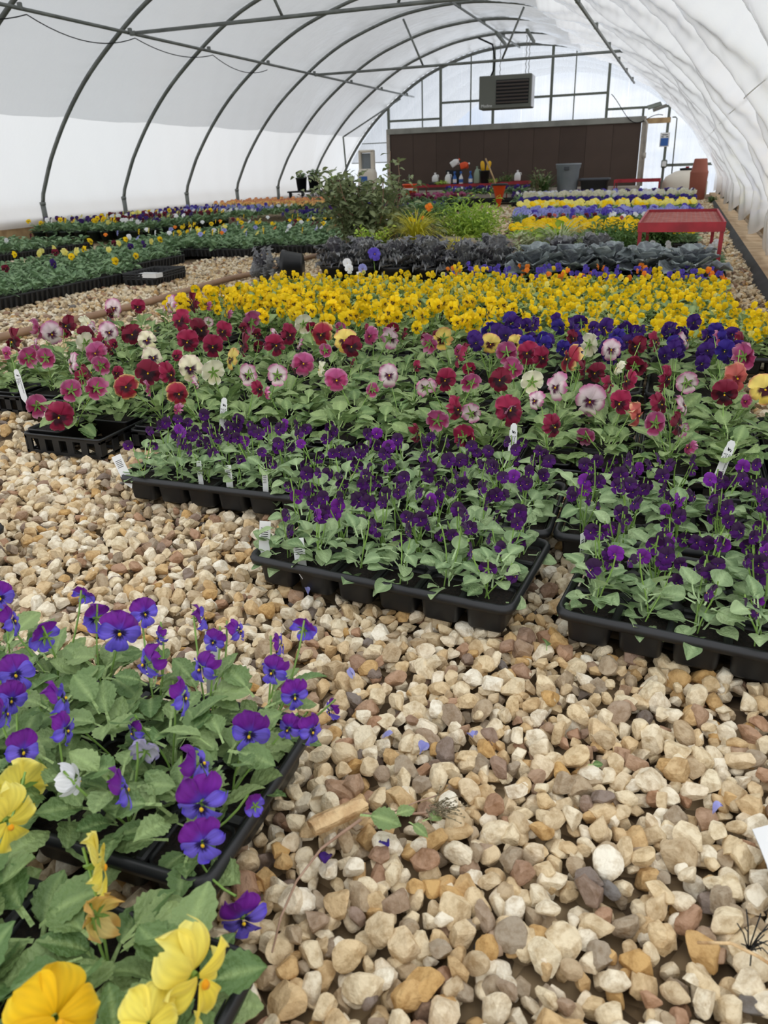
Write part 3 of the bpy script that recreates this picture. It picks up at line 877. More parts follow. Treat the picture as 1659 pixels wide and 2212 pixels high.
BLUE_F = [
    (-0.650, 0.697, 0.190, 'blue', 'f', 0.0576),
    (-0.646, 0.748, 0.190, 'blue', 'f', 0.0427),
    (-0.750, 0.752, 0.200, 'blue', 'b', 0.0399),
    (-0.755, 0.669, 0.180, 'blue', 'b', 0.0463),
    (-0.728, 0.589, 0.180, 'blue', 'f', 0.0505),
    (-0.706, 0.556, 0.170, 'blue', 'f', 0.0428),
    (-0.719, 0.729, 0.180, 'blue', 'b', 0.0426),
    (-0.589, 0.671, 0.170, 'blue', 's', 0.0503),
    (-0.649, 0.576, 0.170, 'blue', 's', 0.0455),
    (-0.613, 0.540, 0.160, 'blue', 't', 0.0403),
    (-0.634, 0.495, 0.160, 'blue', 'f', 0.0459),
    (-0.561, 0.761, 0.190, 'blue', 's', 0.0400),
    (-0.523, 0.728, 0.180, 'blue', 't', 0.0348),
    (-0.505, 0.761, 0.180, 'blue', 's', 0.0339),
    (-0.514, 0.683, 0.170, 'blue', 's', 0.0413),
    (-0.505, 0.624, 0.170, 'blue', 's', 0.0480),
    (-0.423, 0.704, 0.170, 'blue', 't', 0.0426),
    (-0.381, 0.679, 0.160, 'blue', 'f', 0.0391),
    (-0.411, 0.779, 0.190, 'blue', 'b', 0.0392),
    (-0.434, 0.748, 0.180, 'blue', 's', 0.0352),
    (-0.407, 0.610, 0.150, 'blue', 'f', 0.0528),
    (-0.373, 0.643, 0.140, 'blue', 't', 0.0326),
    (-0.346, 0.648, 0.140, 'blue', 't', 0.0370),
    (-0.343, 0.700, 0.130, 'blue', 's', 0.0314),
    (-0.494, 0.489, 0.150, 'blue', 's', 0.0490),
    (-0.437, 0.548, 0.150, 'blue', 's', 0.0481),
    (-0.402, 0.498, 0.150, 'blue', 'f', 0.0532),
    (-0.386, 0.469, 0.130, 'blue', 'f', 0.0494),
    (-0.337, 0.451, 0.060, 'blue', 'f', 0.0475),
    (-0.867, 0.710, 0.200, 'blue', 'f', 0.0454),
    (-0.816, 0.677, 0.190, 'blue', 's', 0.0436),
    (-0.694, 0.532, 0.170, 'blue', 's', 0.0420),
    (-0.371, 0.547, 0.110, 'blue', 'b', 0.0290),
    (-0.550, 0.581, 0.140, 'blue', 's', 0.0329),
    (-0.611, 0.729, 0.170, 'blue', 's', 0.0311),
    (-0.508, 0.549, 0.150, 'faded', 'b', 0.0349),
    (-0.552, 0.484, 0.150, 'whole_white', 's', 0.0368),
]
YELLOW_F = [
    (-0.562, 0.400, 0.170, 'yp', 'f', 0.0644),
    (-0.453, 0.399, 0.150, 'yp', 's', 0.0609),
    (-0.443, 0.371, 0.120, 'ypf', 'b', 0.0435),
    (-0.303, 0.333, 0.150, 'yp', 't', 0.0750),
    (-0.377, 0.259, 0.170, 'yg', 'u', 0.0739),
    (-0.317, 0.287, 0.150, 'yp', 'u', 0.0536),
    (-0.624, 0.472, 0.130, 'yp', 'b', 0.0605),
]
ROSE_F = [
    (-2.304, 2.239, 0.205, 'm', 's', 0.0889),
    (-2.253, 2.382, 0.205, 'pw', 'f', 0.1007),
    (-2.311, 2.536, 0.205, 'm', 't', 0.0800),
    (-2.404, 2.953, 0.205, 'pw', 'f', 0.0886),
    (-2.308, 3.006, 0.205, 'r', 'f', 0.0696),
    (-2.385, 2.453, 0.205, 'rp', 's', 0.0840),
    (-2.270, 2.605, 0.205, 'c', 't', 0.0636),
    (-2.037, 2.451, 0.205, 'pw', 'f', 0.0823),
    (-2.077, 2.370, 0.205, 'm', 't', 0.0775),
    (-1.912, 2.428, 0.205, 'm', 'f', 0.0837),
    (-1.783, 2.341, 0.205, 'w', 'f', 0.0762),
    (-1.978, 2.245, 0.205, 'c', 'b', 0.0737),
    (-1.832, 2.120, 0.205, 'rp', 'f', 0.0796),
    (-1.916, 2.257, 0.205, 'r', 's', 0.0730),
    (-2.034, 2.020, 0.205, 'rp', 'b', 0.0743),
    (-1.957, 2.023, 0.205, 'rp', 'b', 0.0730),
    (-1.804, 1.967, 0.205, 'pw', 's', 0.0726),
    (-1.660, 1.874, 0.205, 'm', 's', 0.0652),
    (-1.689, 1.972, 0.205, 'rp', 'b', 0.0675),
    (-1.587, 2.101, 0.205, 'w', 'f', 0.0782),
    (-1.472, 1.915, 0.205, 'm', 'f', 0.0841),
    (-1.397, 1.915, 0.205, 'r', 't', 0.0737),
    (-1.374, 1.997, 0.205, 'w', 'f', 0.0843),
    (-1.278, 1.970, 0.205, 'c', 'b', 0.0789),
    (-1.312, 2.139, 0.205, 'y', 's', 0.0716),
    (-1.435, 1.758, 0.205, 'rr', 'f', 0.0736),
    (-1.240, 1.728, 0.205, 'rr', 'f', 0.0719),
    (-1.361, 1.760, 0.205, 'rp', 's', 0.0472),
    (-1.642, 1.684, 0.205, 'rp', 'b', 0.0673),
    (-1.588, 1.722, 0.205, 'rp', 'b', 0.0671),
    (-1.690, 1.670, 0.130, 'r', 'f', 0.0804),
    (-1.841, 1.746, 0.130, 'rp', 'b', 0.0728),
    (-1.892, 2.724, 0.205, 'r', 't', 0.0937),
    (-1.695, 2.560, 0.205, 'm', 't', 0.0945),
    (-1.588, 2.553, 0.205, 'r', 't', 0.0778),
    (-1.619, 2.357, 0.205, 'r', 'f', 0.0847),
    (-1.478, 2.298, 0.205, 'r', 'f', 0.0743),
    (-2.097, 3.130, 0.205, 'm', 's', 0.0969),
    (-2.191, 3.089, 0.205, 'pw', 's', 0.0881),
    (-1.382, 2.340, 0.205, 'm', 's', 0.0874),
    (-1.268, 2.363, 0.205, 'r', 'f', 0.0796),
    (-1.152, 1.958, 0.205, 'pw', 'b', 0.0708),
    (-1.063, 1.978, 0.205, 'pw', 'b', 0.0616),
    (-1.051, 2.130, 0.205, 'rp', 'f', 0.0857),
    (-0.968, 2.074, 0.205, 'c', 's', 0.0456),
    (-0.870, 1.967, 0.205, 'rp', 'f', 0.0726),
    (-1.183, 2.566, 0.205, 'rr', 't', 0.0872),
    (-1.057, 2.483, 0.205, 'y', 'f', 0.0868),
    (-0.995, 2.395, 0.205, 'm', 'f', 0.0707),
    (-0.997, 2.576, 0.205, 'rp', 't', 0.0648),
    (-1.340, 2.740, 0.205, 'c', 'b', 0.0826),
    (-1.304, 2.544, 0.205, 'r', 't', 0.0776),
    (-1.580, 2.747, 0.205, 'rp', 'b', 0.0974),
    (-1.217, 1.679, 0.175, 'rp', 's', 0.0365),
    (-0.999, 1.785, 0.205, 'rp', 's', 0.0359),
    (-0.909, 2.552, 0.205, 'pw', 'b', 0.0804),
    (-0.741, 2.051, 0.205, 'pw', 'f', 0.0708),
    (-0.728, 2.571, 0.205, 'y', 'b', 0.0760),
    (-0.746, 2.490, 0.205, 'rp', 'b', 0.0676),
    (-0.602, 2.322, 0.205, 'r', 's', 0.0716),
    (-0.567, 2.036, 0.205, 'r', 'f', 0.0661),
    (-0.599, 1.952, 0.205, 'pw', 'b', 0.0615),
    (-0.494, 2.026, 0.205, 'rp', 'b', 0.0601),
    (-0.548, 2.529, 0.205, 'y', 'f', 0.0705),
    (-0.470, 2.545, 0.205, 'y', 't', 0.0641),
    (-0.404, 2.416, 0.205, 'r', 'f', 0.0700),
    (-0.467, 2.403, 0.205, 'rp', 'b', 0.0699),
    (-0.351, 2.362, 0.205, 'r', 't', 0.0712),
    (-0.267, 2.360, 0.205, 'rr', 's', 0.0886),
    (-0.227, 2.571, 0.205, 'c', 'b', 0.0799),
    (-0.157, 2.515, 0.205, 'pw', 'f', 0.0750),
    (-0.419, 2.069, 0.205, 'm', 'f', 0.0740),
    (-0.408, 2.209, 0.205, 'rp', 'b', 0.0673),
    (-0.329, 2.064, 0.205, 'c', 'b', 0.0628),
    (-0.259, 2.031, 0.205, 'pw', 't', 0.0745),
    (-0.210, 2.224, 0.205, 'm', 's', 0.0613),
    (-0.174, 2.205, 0.205, 'm', 't', 0.0607),
    (-0.128, 2.086, 0.205, 'r', 's', 0.0550),
    (-0.081, 2.136, 0.205, 'r', 's', 0.0615),
    (-0.168, 2.023, 0.175, 'pw', 'f', 0.0819),
    (-0.091, 2.020, 0.175, 'r', 't', 0.0688),
    (0.006, 2.034, 0.175, 'r', 's', 0.0666),
    (-0.046, 1.926, 0.175, 'sal', 's', 0.0609),
    (0.062, 2.035, 0.175, 'pw', 's', 0.0564),
    (-0.356, 1.890, 0.175, 'r', 'f', 0.0827),
    (-0.229, 1.783, 0.175, 'r', 't', 0.0618),
    (-0.492, 1.870, 0.175, 'r', 't', 0.0636),
    (-0.511, 1.762, 0.175, 'rp', 'b', 0.0606),
    (-0.442, 1.840, 0.175, 'pw', 'b', 0.0575),
    (-0.443, 1.776, 0.130, 'r', 'b', 0.0633),
    (-0.158, 1.861, 0.130, 'rp', 'b', 0.0549),
    (0.000, 1.860, 0.175, 'rp', 'b', 0.0566),
    (0.052, 1.865, 0.175, 'm', 's', 0.0568),
    (0.083, 1.835, 0.130, 'rp', 's', 0.0400),
    (-0.570, 1.774, 0.130, 'm', 's', 0.0500),
    (0.016, 2.194, 0.205, 'r', 's', 0.0630),
    (0.069, 2.146, 0.205, 'pw', 'b', 0.0617),
    (0.157, 2.059, 0.205, 'm', 'f', 0.0699),
    (0.193, 2.234, 0.205, 'sal', 't', 0.0811),
    (0.255, 2.127, 0.205, 'y', 'f', 0.0831),
    (0.231, 2.497, 0.205, 'rp', 'b', 0.0871),
    (0.168, 2.708, 0.205, 'rp', 's', 0.0704),
    (0.063, 2.702, 0.205, 'pw', 's', 0.0668),
    (-0.084, 2.585, 0.205, 'm', 't', 0.0641),
    (-0.030, 2.669, 0.205, 'r', 's', 0.0693),
    (-0.296, 2.670, 0.205, 'm', 't', 0.0598),
    (-0.069, 2.312, 0.205, 'm', 'b', 0.0691),
    (-0.118, 2.273, 0.205, 'c', 's', 0.0425),
    (0.230, 2.698, 0.205, 'm', 's', 0.0670),
    (-0.607, 2.388, 0.205, 'm', 's', 0.0612),
]

# ---------------------------------------------------------------- leaves and flowers (shared meshes)
def leaf_geo(rng, nt=7, nv=2, W=0.30, pet=0.32, cren=0.05, teeth=6, droop=0.22, fold=0.14, roundness=0.8, peak=0.85):
    """unit leaf along +Y with petiole; returns V, F(quads), C"""
    t = np.linspace(0, 1, nt); v = np.linspace(-1, 1, 2 * nv + 1)
    T, Vv = np.meshgrid(t, v, indexing='ij')
    hw = W * np.maximum(np.sin(PI * np.clip(T, 0.012, 0.988) ** peak), 0) ** roundness
    hw = hw * (1 + cren * np.sin(2 * PI * teeth * T) * np.abs(Vv) ** 3)
    ph = rng.uniform(0, 6)
    X = Vv * hw
    Y = pet + T * (1 - pet)
    Z = -droop * (T ** 2) * 0.8 + fold * np.abs(Vv) * hw / W * 0.6 + 0.035 * np.sin(T * 7 + ph) * np.abs(Vv) + 0.10 * pet
    V = np.stack([X, Y, Z], -1).reshape(-1, 3)
    n = 2 * nv + 1
    i, j = np.meshgrid(np.arange(nt - 1), np.arange(n - 1), indexing='ij'); a = (i * n + j).ravel()
    Fa = np.stack([a, a + 1, a + n + 1, a + n], 1)
    C = np.zeros((len(V), 3)); C[:, 0] = np.where(np.abs(Vv.ravel()) < 0.05, 0.6, 0.0) * (1 - 0.6 * T.ravel())
    # petiole strip
    b = len(V); w = 0.035
    PV = np.array([(-w, 0, 0), (w, 0, 0), (w * .8, pet * 1.08, 0.10 * pet), (-w * .8, pet * 1.08, 0.10 * pet)])
    V = np.concatenate([V, PV]); Fa = np.concatenate([Fa, [[b, b + 1, b + 2, b + 3]]]); C = np.concatenate([C, np.tile([0.7, 0, 0], (4, 1))])
    return V, Fa, C


rl = np.random.default_rng(5)


def leaf_set(mat, n, **k):
    out = []
    for _ in range(n):
        kk = {a: (rl.uniform(*b) if isinstance(b, tuple) else b) for a, b in k.items()}
        V, Fa, C = leaf_geo(rl, **kk)
        out.append((V, Fa, C, np_mesh('leaf', V, Fa, mat, True, C)))
    return out


LP0 = leaf_set(M['leaf_p'], 8, nt=19, nv=3, W=(0.23, 0.30), pet=0.30, cren=0.09, teeth=6, droop=(0.1, 0.45), fold=(0.06, 0.2), peak=0.95, roundness=0.75)
LP1 = leaf_set(M['leaf_p'], 8, nt=13, nv=2, W=(0.25, 0.33), pet=0.30, cren=0.08, teeth=5, droop=(0.1, 0.45), fold=(0.06, 0.2), peak=0.95, roundness=0.75)
LV1 = leaf_set(M['leaf_v'], 8, nt=9, nv=2, W=(0.27, 0.36), pet=0.36, cren=0.04, teeth=4, droop=(0.1, 0.4), fold=(0.04, 0.18), peak=0.80, roundness=0.7)


GEO = {}


def foliage(mat, name, n, lens, r0, z0, pitch, rng, W=(0.25, 0.33), nt=6, nv=1, pet=0.3):
    VV = []; FF = []; CC = []; off = 0
    for i in range(n):
        V, Fa, C = leaf_geo(rng, nt, nv, rng.uniform(*W), pet, 0.0, 4, rng.uniform(0.1, 0.4), 0.15, 0.75, 0.9)
        az = 2 * PI * (i * 0.382 + rng.uniform(-.08, .08)); s = rng.uniform(*lens)
        R = np.array(Euler((rng.uniform(*pitch), rng.uniform(-.35, .35), az)).to_matrix())
        r = rng.uniform(*r0)
        P = np.array([-math.sin(az) * r, math.cos(az) * r, rng.uniform(*z0)])
        VV.append((V * s) @ R.T + P); FF.append(Fa + off); off += len(V)
        C = C.copy(); C[:, 1] = rng.uniform(0, 1); CC.append(C)
    me = np_mesh(name, np.concatenate(VV), np.concatenate(FF), mat, True, np.concatenate(CC))
    GEO[me.name] = (np.concatenate(VV), np.concatenate(FF), np.concatenate(CC))
    return me


def sstep(a, b, x):
    t = np.clip((x - a) / (b - a + 1e-9), 0, 1)
    return t * t * (3 - 2 * t)


PETALS = [(56, 1.0, 0.78, -0.12), (124, 1.0, 0.78, -0.08), (-8, 0.92, 0.60, 0.0), (188, 0.92, 0.60, 0.02), (270, 0.98, 0.74, 0.06)]


def petal_geo(k, spec, rng, nt, nv):
    ang, L, W, zo = PETALS[k]
    L = L * rng.uniform(0.93, 1.05); W = W * rng.uniform(0.92, 1.05); ang = math.radians(ang + rng.uniform(-6, 6))
    t = np.linspace(0.03, 1, nt) ** 0.85; v = np.linspace(-1, 1, 2 * nv + 1)
    T, Vv = np.meshgrid(t, v, indexing='ij')
    hw = W * T ** 0.75 * np.sqrt(np.clip(1 - (np.clip(T - 0.50, 0, 1) / 0.512) ** 2.2, 0, 1))
    notch = 1 - 0.07 * (1 - np.abs(Vv)) * sstep(.8, 1, T) if k == 4 else 1.0
    ph = rng.uniform(0, 6, 3); ruf = spec.get('ruf', 0.05)
    lx = T * L * notch; ly = Vv * hw
    z = zo + 0.10 * np.sin(PI * np.clip(T, 0, 1) * 0.9) - spec.get('reflex', 0.16) * T ** 2.2 + ruf * T ** 2 * (np.sin(3.2 * Vv + ph[0]) + 0.6 * np.sin(6.5 * Vv + ph[1]))
    z += rng.uniform(-0.22, 0.22) * spec.get('twist', 0.6) * Vv * T
    ca, sa = math.cos(ang), math.sin(ang)
    X = lx * ca - ly * sa; Y = lx * sa + ly * ca
    V = np.stack([X, Y, z], -1).reshape(-1, 3)
    n = 2 * nv + 1
    i, j = np.meshgrid(np.arange(nt - 1), np.arange(n - 1), indexing='ij'); a = (i * n + j).ravel()
    Fa = np.stack([a, a + 1, a + n + 1, a + n], 1)
    base = np.array(lin(spec['up'] if k < 2 else (spec['side'] if k < 4 else spec.get('low', spec['side']))))
    rim = np.array(lin(spec.get('rim_up' if k < 2 else 'rim', spec.get('rim', spec['up'] if k < 2 else spec['side']))))
    rw = spec.get('rw', 0.8)
    m = sstep(rw, 1.0, T + 0.10 * np.abs(Vv) ** 2)[..., None] * spec.get('rimamt', 1.0)
    C = base * (1 - m) + rim * m
    if spec.get('vein'):
        vv = (0.5 + 0.5 * np.sin(Vv * 16 + 0.8 * np.sin(T * 9)))[..., None]
        C = C * (1 - 0.16 * vv)
    bl = spec.get('blotch')
    if bl is not None and k >= 2:
        e = spec.get('be', 0.45) * (1.0 if k < 4 else 1.08)
        q = sstep(e + 0.06, e - 0.10, T + 0.05 * np.sin(13 * Vv + ph[2]) + 0.20 * np.abs(Vv) ** 2)[..., None]
        C = C * (1 - q) + np.array(lin(bl)) * q
    inn = spec.get('inner')
    if inn is not None and k < 2:
        q = sstep(0.5, 0.05, T)[..., None]; C = C * (1 - q) + np.array(lin(inn)) * q
    return V, Fa, C.reshape(-1, 3)


def centre_geo(spec):
    V = []; Fa = []; C = []
    eye = lin(spec.get('eye', (248, 190, 30))); es = spec.get('es', 0.11) * 0.72
    for rr, zz in ((1.0, 0.13), (0.75, 0.17), (0.05, 0.185)):
        V += [(es * rr * math.cos(a) * 0.85, es * rr * math.sin(a) - 0.09, zz) for a in np.linspace(0, 2 * PI, 8, endpoint=False)]; C += [eye] * 8
    Fa += [(8 * q + i, 8 * q + (i + 1) % 8, 8 * q + 8 + (i + 1) % 8, 8 * q + 8 + i) for q in range(2) for i in range(8)]
    g = lin((142, 176, 88)); g2 = lin((112, 148, 70))
    for i in range(5):
        a = 2 * PI * i / 5 + 0.3; b = len(V)
        d = np.array([math.cos(a), math.sin(a)]); p = np.array([-d[1], d[0]])
        for (r, w, z) in ((0.04, 0.07, -0.14), (0.30, 0.09, -0.16), (0.52, 0.005, -0.30)):
            V += [(d[0] * r + p[0] * w, d[1] * r + p[1] * w, z), (d[0] * r - p[0] * w, d[1] * r - p[1] * w, z)]; C += [g, g2]
        Fa += [(b, b + 1, b + 3, b + 2), (b + 2, b + 3, b + 5, b + 4)]
    b = len(V)   # receptacle and hook of the stem behind the face
    prof = [(0.08, 0.0), (0.10, -0.14), (0.06, -0.30), (0.035, -0.42)]
    for i, (r, z) in enumerate(prof):
        for j in range(6):
            a = 2 * PI * j / 6; V.append((r * math.cos(a), r * math.sin(a) + (0.02 * i), z)); C.append(g)
    for i in range(3):
        for j in range(6):
            q = b + i * 6 + j; q2 = b + i * 6 + (j + 1) % 6; Fa.append((q, q2, q2 + 6, q + 6))
    return np.array(V), np.array(Fa), np.array(C)


SPEC = {
    'blue': dict(up=(122, 32, 156), rim_up=(112, 24, 140), inner=(104, 78, 214), side=(128, 108, 234), low=(124, 106, 238), rim=(106, 82, 224), blotch=(30, 12, 74), be=0.36, eye=(250, 206, 40), es=0.13, ruf=0.08, vein=1),
    'faded': dict(up=(190, 184, 206), side=(214, 210, 220), low=(206, 202, 214), rim=(160, 150, 190), ruf=0.10, vein=1, es=0.02),
    'whole_white': dict(up=(240, 240, 242), side=(240, 240, 242), rim=(246, 246, 248), ruf=0.03, vein=1, es=0.03, reflex=0.5),
    'viola': dict(up=(54, 17, 64), rim_up=(48, 14, 54), side=(80, 18, 108), low=(88, 18, 120), rim=(92, 24, 118), blotch=(46, 7, 82), be=0.34, eye=(246, 190, 90), es=0.10, ruf=0.05, inner=(66, 16, 92)),
    'viola2': dict(up=(112, 30, 136), side=(126, 34, 160), low=(120, 28, 156), rim=(130, 40, 164), blotch=(70, 10, 120), be=0.3, eye=(246, 190, 90), es=0.09, ruf=0.06),
    'dark': dict(up=(62, 26, 112), side=(56, 22, 104), low=(50, 18, 96), rim=(72, 34, 126), blotch=(28, 8, 52), be=0.4, eye=(246, 206, 60), es=0.09, ruf=0.10),
    'navy': dict(up=(52, 34, 132), side=(46, 30, 122), low=(44, 26, 112), rim=(62, 44, 146), blotch=(24, 10, 60), be=0.4, eye=(246, 206, 60), es=0.08, ruf=0.10),
    'r': dict(up=(160, 32, 72), side=(146, 24, 62), low=(150, 28, 66), rim=(176, 70, 104), rw=0.86, blotch=(52, 4, 26), be=0.58, ruf=0.10, vein=1),
    'rp': dict(up=(188, 84, 136), side=(176, 56, 106), low=(180, 62, 112), rim=(220, 150, 180), rw=0.76, blotch=(90, 10, 48), be=0.42, ruf=0.12, vein=1),
    'm': dict(up=(118, 18, 46), side=(98, 12, 36), low=(100, 14, 38), rim=(138, 34, 62), rw=0.9, blotch=(36, 2, 16), be=0.62, ruf=0.10),
    'pw': dict(up=(244, 222, 226), side=(246, 230, 226), low=(246, 230, 222), rim=(208, 110, 162), rw=0.66, blotch=(80, 14, 58), be=0.46, ruf=0.11, vein=1),
    'w': dict(up=(248, 240, 208), side=(248, 242, 206), low=(248, 240, 190), rim=(244, 216, 206), rw=0.8, blotch=(58, 16, 52), be=0.5, ruf=0.10, vein=1),
    'c': dict(up=(248, 244, 214), side=(248, 242, 210), low=(246, 238, 196), rim=(250, 248, 226), ruf=0.13, vein=1),
    'y': dict(up=(250, 224, 120), side=(250, 220, 108), low=(250, 218, 100), rim=(232, 160, 120), rw=0.84, blotch=(66, 10, 26), be=0.52, ruf=0.10, vein=1),
    'rr': dict(up=(168, 42, 66), side=(140, 20, 44), low=(150, 26, 46), rim=(240, 206, 130), rw=0.84, blotch=(50, 4, 20), be=0.5, ruf=0.09),
    'sal': dict(up=(214, 112, 104), side=(210, 100, 92), low=(206, 92, 92), rim=(236, 186, 140), rw=0.84, blotch=(110, 14, 36), be=0.4, ruf=0.12, vein=1),
    'yb': dict(up=(255, 216, 8), side=(255, 212, 6), low=(255, 210, 6), rim=(255, 220, 20), blotch=(44, 14, 4), be=0.42, eye=(255, 200, 20), es=0.08, ruf=0.12),
    'yv': dict(up=(255, 218, 14), side=(255, 214, 10), low=(255, 208, 6), rim=(255, 226, 40), eye=(240, 150, 10), es=0.08, ruf=0.09),
    'bv': dict(up=(86, 66, 176), side=(94, 78, 190), low=(92, 74, 188), rim=(104, 88, 200), blotch=(40, 20, 96), be=0.3, es=0.10, ruf=0.08),
    'lb': dict(up=(150, 152, 220), side=(166, 168, 230), low=(160, 162, 228), rim=(176, 178, 234), blotch=(50, 30, 110), be=0.26, es=0.1, ruf=0.08),
    'ov': dict(up=(246, 140, 40), side=(246, 128, 30), low=(246, 122, 26), rim=(248, 152, 60), es=0.06, ruf=0.1),
    'wh': dict(up=(244, 244, 246), side=(244, 244, 246), low=(240, 240, 236), rim=(250, 250, 250), es=0.1, ruf=0.08),
    'pal': dict(up=(244, 232, 130), side=(246, 234, 120), low=(246, 230, 100), rim=(248, 240, 160), es=0.1, ruf=0.08),
    'yp': dict(up=(255, 236, 104), side=(255, 234, 92), low=(255, 230, 78), rim=(255, 242, 128), eye=(246, 170, 20), es=0.16, ruf=0.09, vein=1),
    'ypf': dict(up=(226, 188, 90), side=(236, 208, 120), low=(238, 214, 136), rim=(214, 170, 90), es=0.02, ruf=0.22, vein=1, reflex=0.6),
    'yg': dict(up=(255, 204, 14), side=(255, 200, 10), low=(255, 196, 8), rim=(255, 214, 40), es=0.12, ruf=0.06, vein=1),
}
_fl = {}


def flower_meshes(var, n, nt, nv):
    key = (var, nt)
    if key not in _fl:
        L = []
        for q in range(n):
            rg = np.random.default_rng(hash((len(var), ord(var[0]), ord(var[-1]), q, nt)) % 99991)
            VV = []; FF = []; CC = []; off = 0
            for k in range(5):
                V, Fa, C = petal_geo(k, SPEC[var], rg, nt, nv); VV.append(V); FF.append(Fa + off); CC.append(C); off += len(V)
            V, Fa, C = centre_geo(SPEC[var]); VV.append(V); FF.append(Fa + off); CC.append(C)
            L.append(np_mesh('flower', np.concatenate(VV), np.concatenate(FF), M['petal'], True, np.concatenate(CC)))
        _fl[key] = L
    return _fl[key]


_pt = {}


def petal_meshes(var):
    if var not in _pt:
        L = []
        for q in range(3):
            rg = np.random.default_rng(100 + q)
            out = []
            for k in range(5):
                V, Fa, C = petal_geo(k, SPEC[var], rg, 12, 6); out.append(np_mesh('petal', V, Fa, M['petal'], True, C))
            V, Fa, C = centre_geo(SPEC[var])
            L.append((np_mesh('flower_centre', V, Fa, M['petal'], True, C), out))
        _pt[var] = L
    return _pt[var]


stem_me = []
for q in range(4):
    bow = 0.0045 * (q - 1.5)
    stem_me.append(MB().tube([(bow * math.sin(PI * t), 0.002 * math.sin(2 * PI * t), t) for t in np.linspace(0, 1, 6)], 0.0014, 5, 0, False).mesh('stem', M['stemgreen']))


def facing(x, y, code, rng):
    az0 = math.atan2(-x, y)
    if code == 'f': return az0 + rng.uniform(-.3, .3), rng.uniform(-0.05, 0.45)
    if code == 't': return az0 + rng.choice((-1, 1)) * rng.uniform(.5, .8), rng.uniform(0, .25)
    if code == 's': return az0 + rng.choice((-1, 1)) * rng.uniform(1.0, 1.45), rng.uniform(-.2, .4)
    if code == 'u': return az0 + rng.uniform(-.4, .4), rng.uniform(0.5, 0.8)
    return az0 + PI + rng.uniform(-.7, .7), rng.uniform(-.3, .3)


def put_flower(plant, base, pos, var, code, diam, rng, lod, x=None, y=None):
    """base and pos in the plant's own frame; x, y world position for the facing"""
    az, el = facing(x, y, code, rng)
    rot = (PI / 2 - el, rng.uniform(-.42, .42), az)
    s = diam / 2 / 0.97
    s3 = (s * rng.uniform(.86, 1.05), s * rng.uniform(.9, 1.06), s * rng.uniform(.9, 1.9))
    if lod == 0:
        cm, ps = petal_meshes(var)[rng.integers(0, 3)]
        fl = part('flower', cm, plant, pos, rot, s3)
        for pm in ps: part('petal', pm, fl)
    else:
        L = flower_meshes(var, 3, 7 if lod == 1 else 4, 3 if lod == 1 else 2)
        fl = part('flower', L[rng.integers(0, len(L))], plant, pos, rot, s3)
    if lod <= 1:
        nrm = Euler(rot).to_matrix() @ Vector((0, 0.02, -0.42 * s)) 
        tip = Vector(pos) + nrm * 1.0
        d = tip - Vector(base)
        q = d.to_track_quat('Z', 'Y').to_euler()
        part('stem', stem_me[rng.integers(0, 4)], plant, base, tuple(q), (1, 1, d.length))
    return fl


# ---------------------------------------------------------------- trays
def cell_tray_meshes(nx, ny, w=TW, d=TD, h=0.067):
    rim = MB()
    lo = [rrect(w - 0.006, d - 0.006, 0.02, h - 0.016), rrect(w, d, 0.022, h - 0.016), rrect(w + 0.004, d + 0.004, 0.022, h - 0.006), rrect(w, d, 0.022, h - 0.004),
          rrect(w - 0.002, d - 0.002, 0.022, h + 0.001), rrect(w - 0.010, d - 0.010, 0.02, h + 0.002), rrect(w - 0.020, d - 0.020, 0.016, h - 0.003), rrect(w - 0.024, d - 0.024, 0.014, h - 0.012)]
    rim.loft(lo, 0, True)
    cw, cd = (w - 0.02) / nx, (d - 0.02) / ny
    for i in range(1, nx): rim.box((-w / 2 + 0.01 + i * cw, 0, h - 0.010), (0.012, d - 0.022, 0.012), 0, None, 0.003)
    for j in range(1, ny): rim.box((0, -d / 2 + 0.01 + j * cd, h - 0.010), (w - 0.022, 0.012, 0.012), 0, None, 0.003)
    for i in range(1, nx):
        for j in range(1, ny):
            rim.box((-w / 2 + 0.01 + i * cw, -d / 2 + 0.01 + j * cd, h - 0.009), (0.026, 0.026, 0.012), 0, Euler((0, 0, PI / 4)).to_matrix(), 0.003)
    cell = MB()
    a, b = cw - 0.010, cd - 0.010
    cell.loft([rrect(a * 0.84, b * 0.84, 0.010, 0.002), rrect(a * 0.88, b * 0.88, 0.010, 0.006), rrect(a, b, 0.012, h - 0.012)], 0, True, True)
    cell.loft([rrect(a, b, 0.012, h - 0.012), rrect(a - 0.003, b - 0.003, 0.012, h - 0.012), rrect(a - 0.005, b - 0.005, 0.012, h - 0.022)], 0, True)
    cell.add(rrect(a - 0.004, b - 0.004, 0.012, h - 0.018), [tuple(range(16))], 1)
    return rim.mesh('rim', M['black']), cell.mesh('cell', [M['black'], M['soil']]), cw, cd


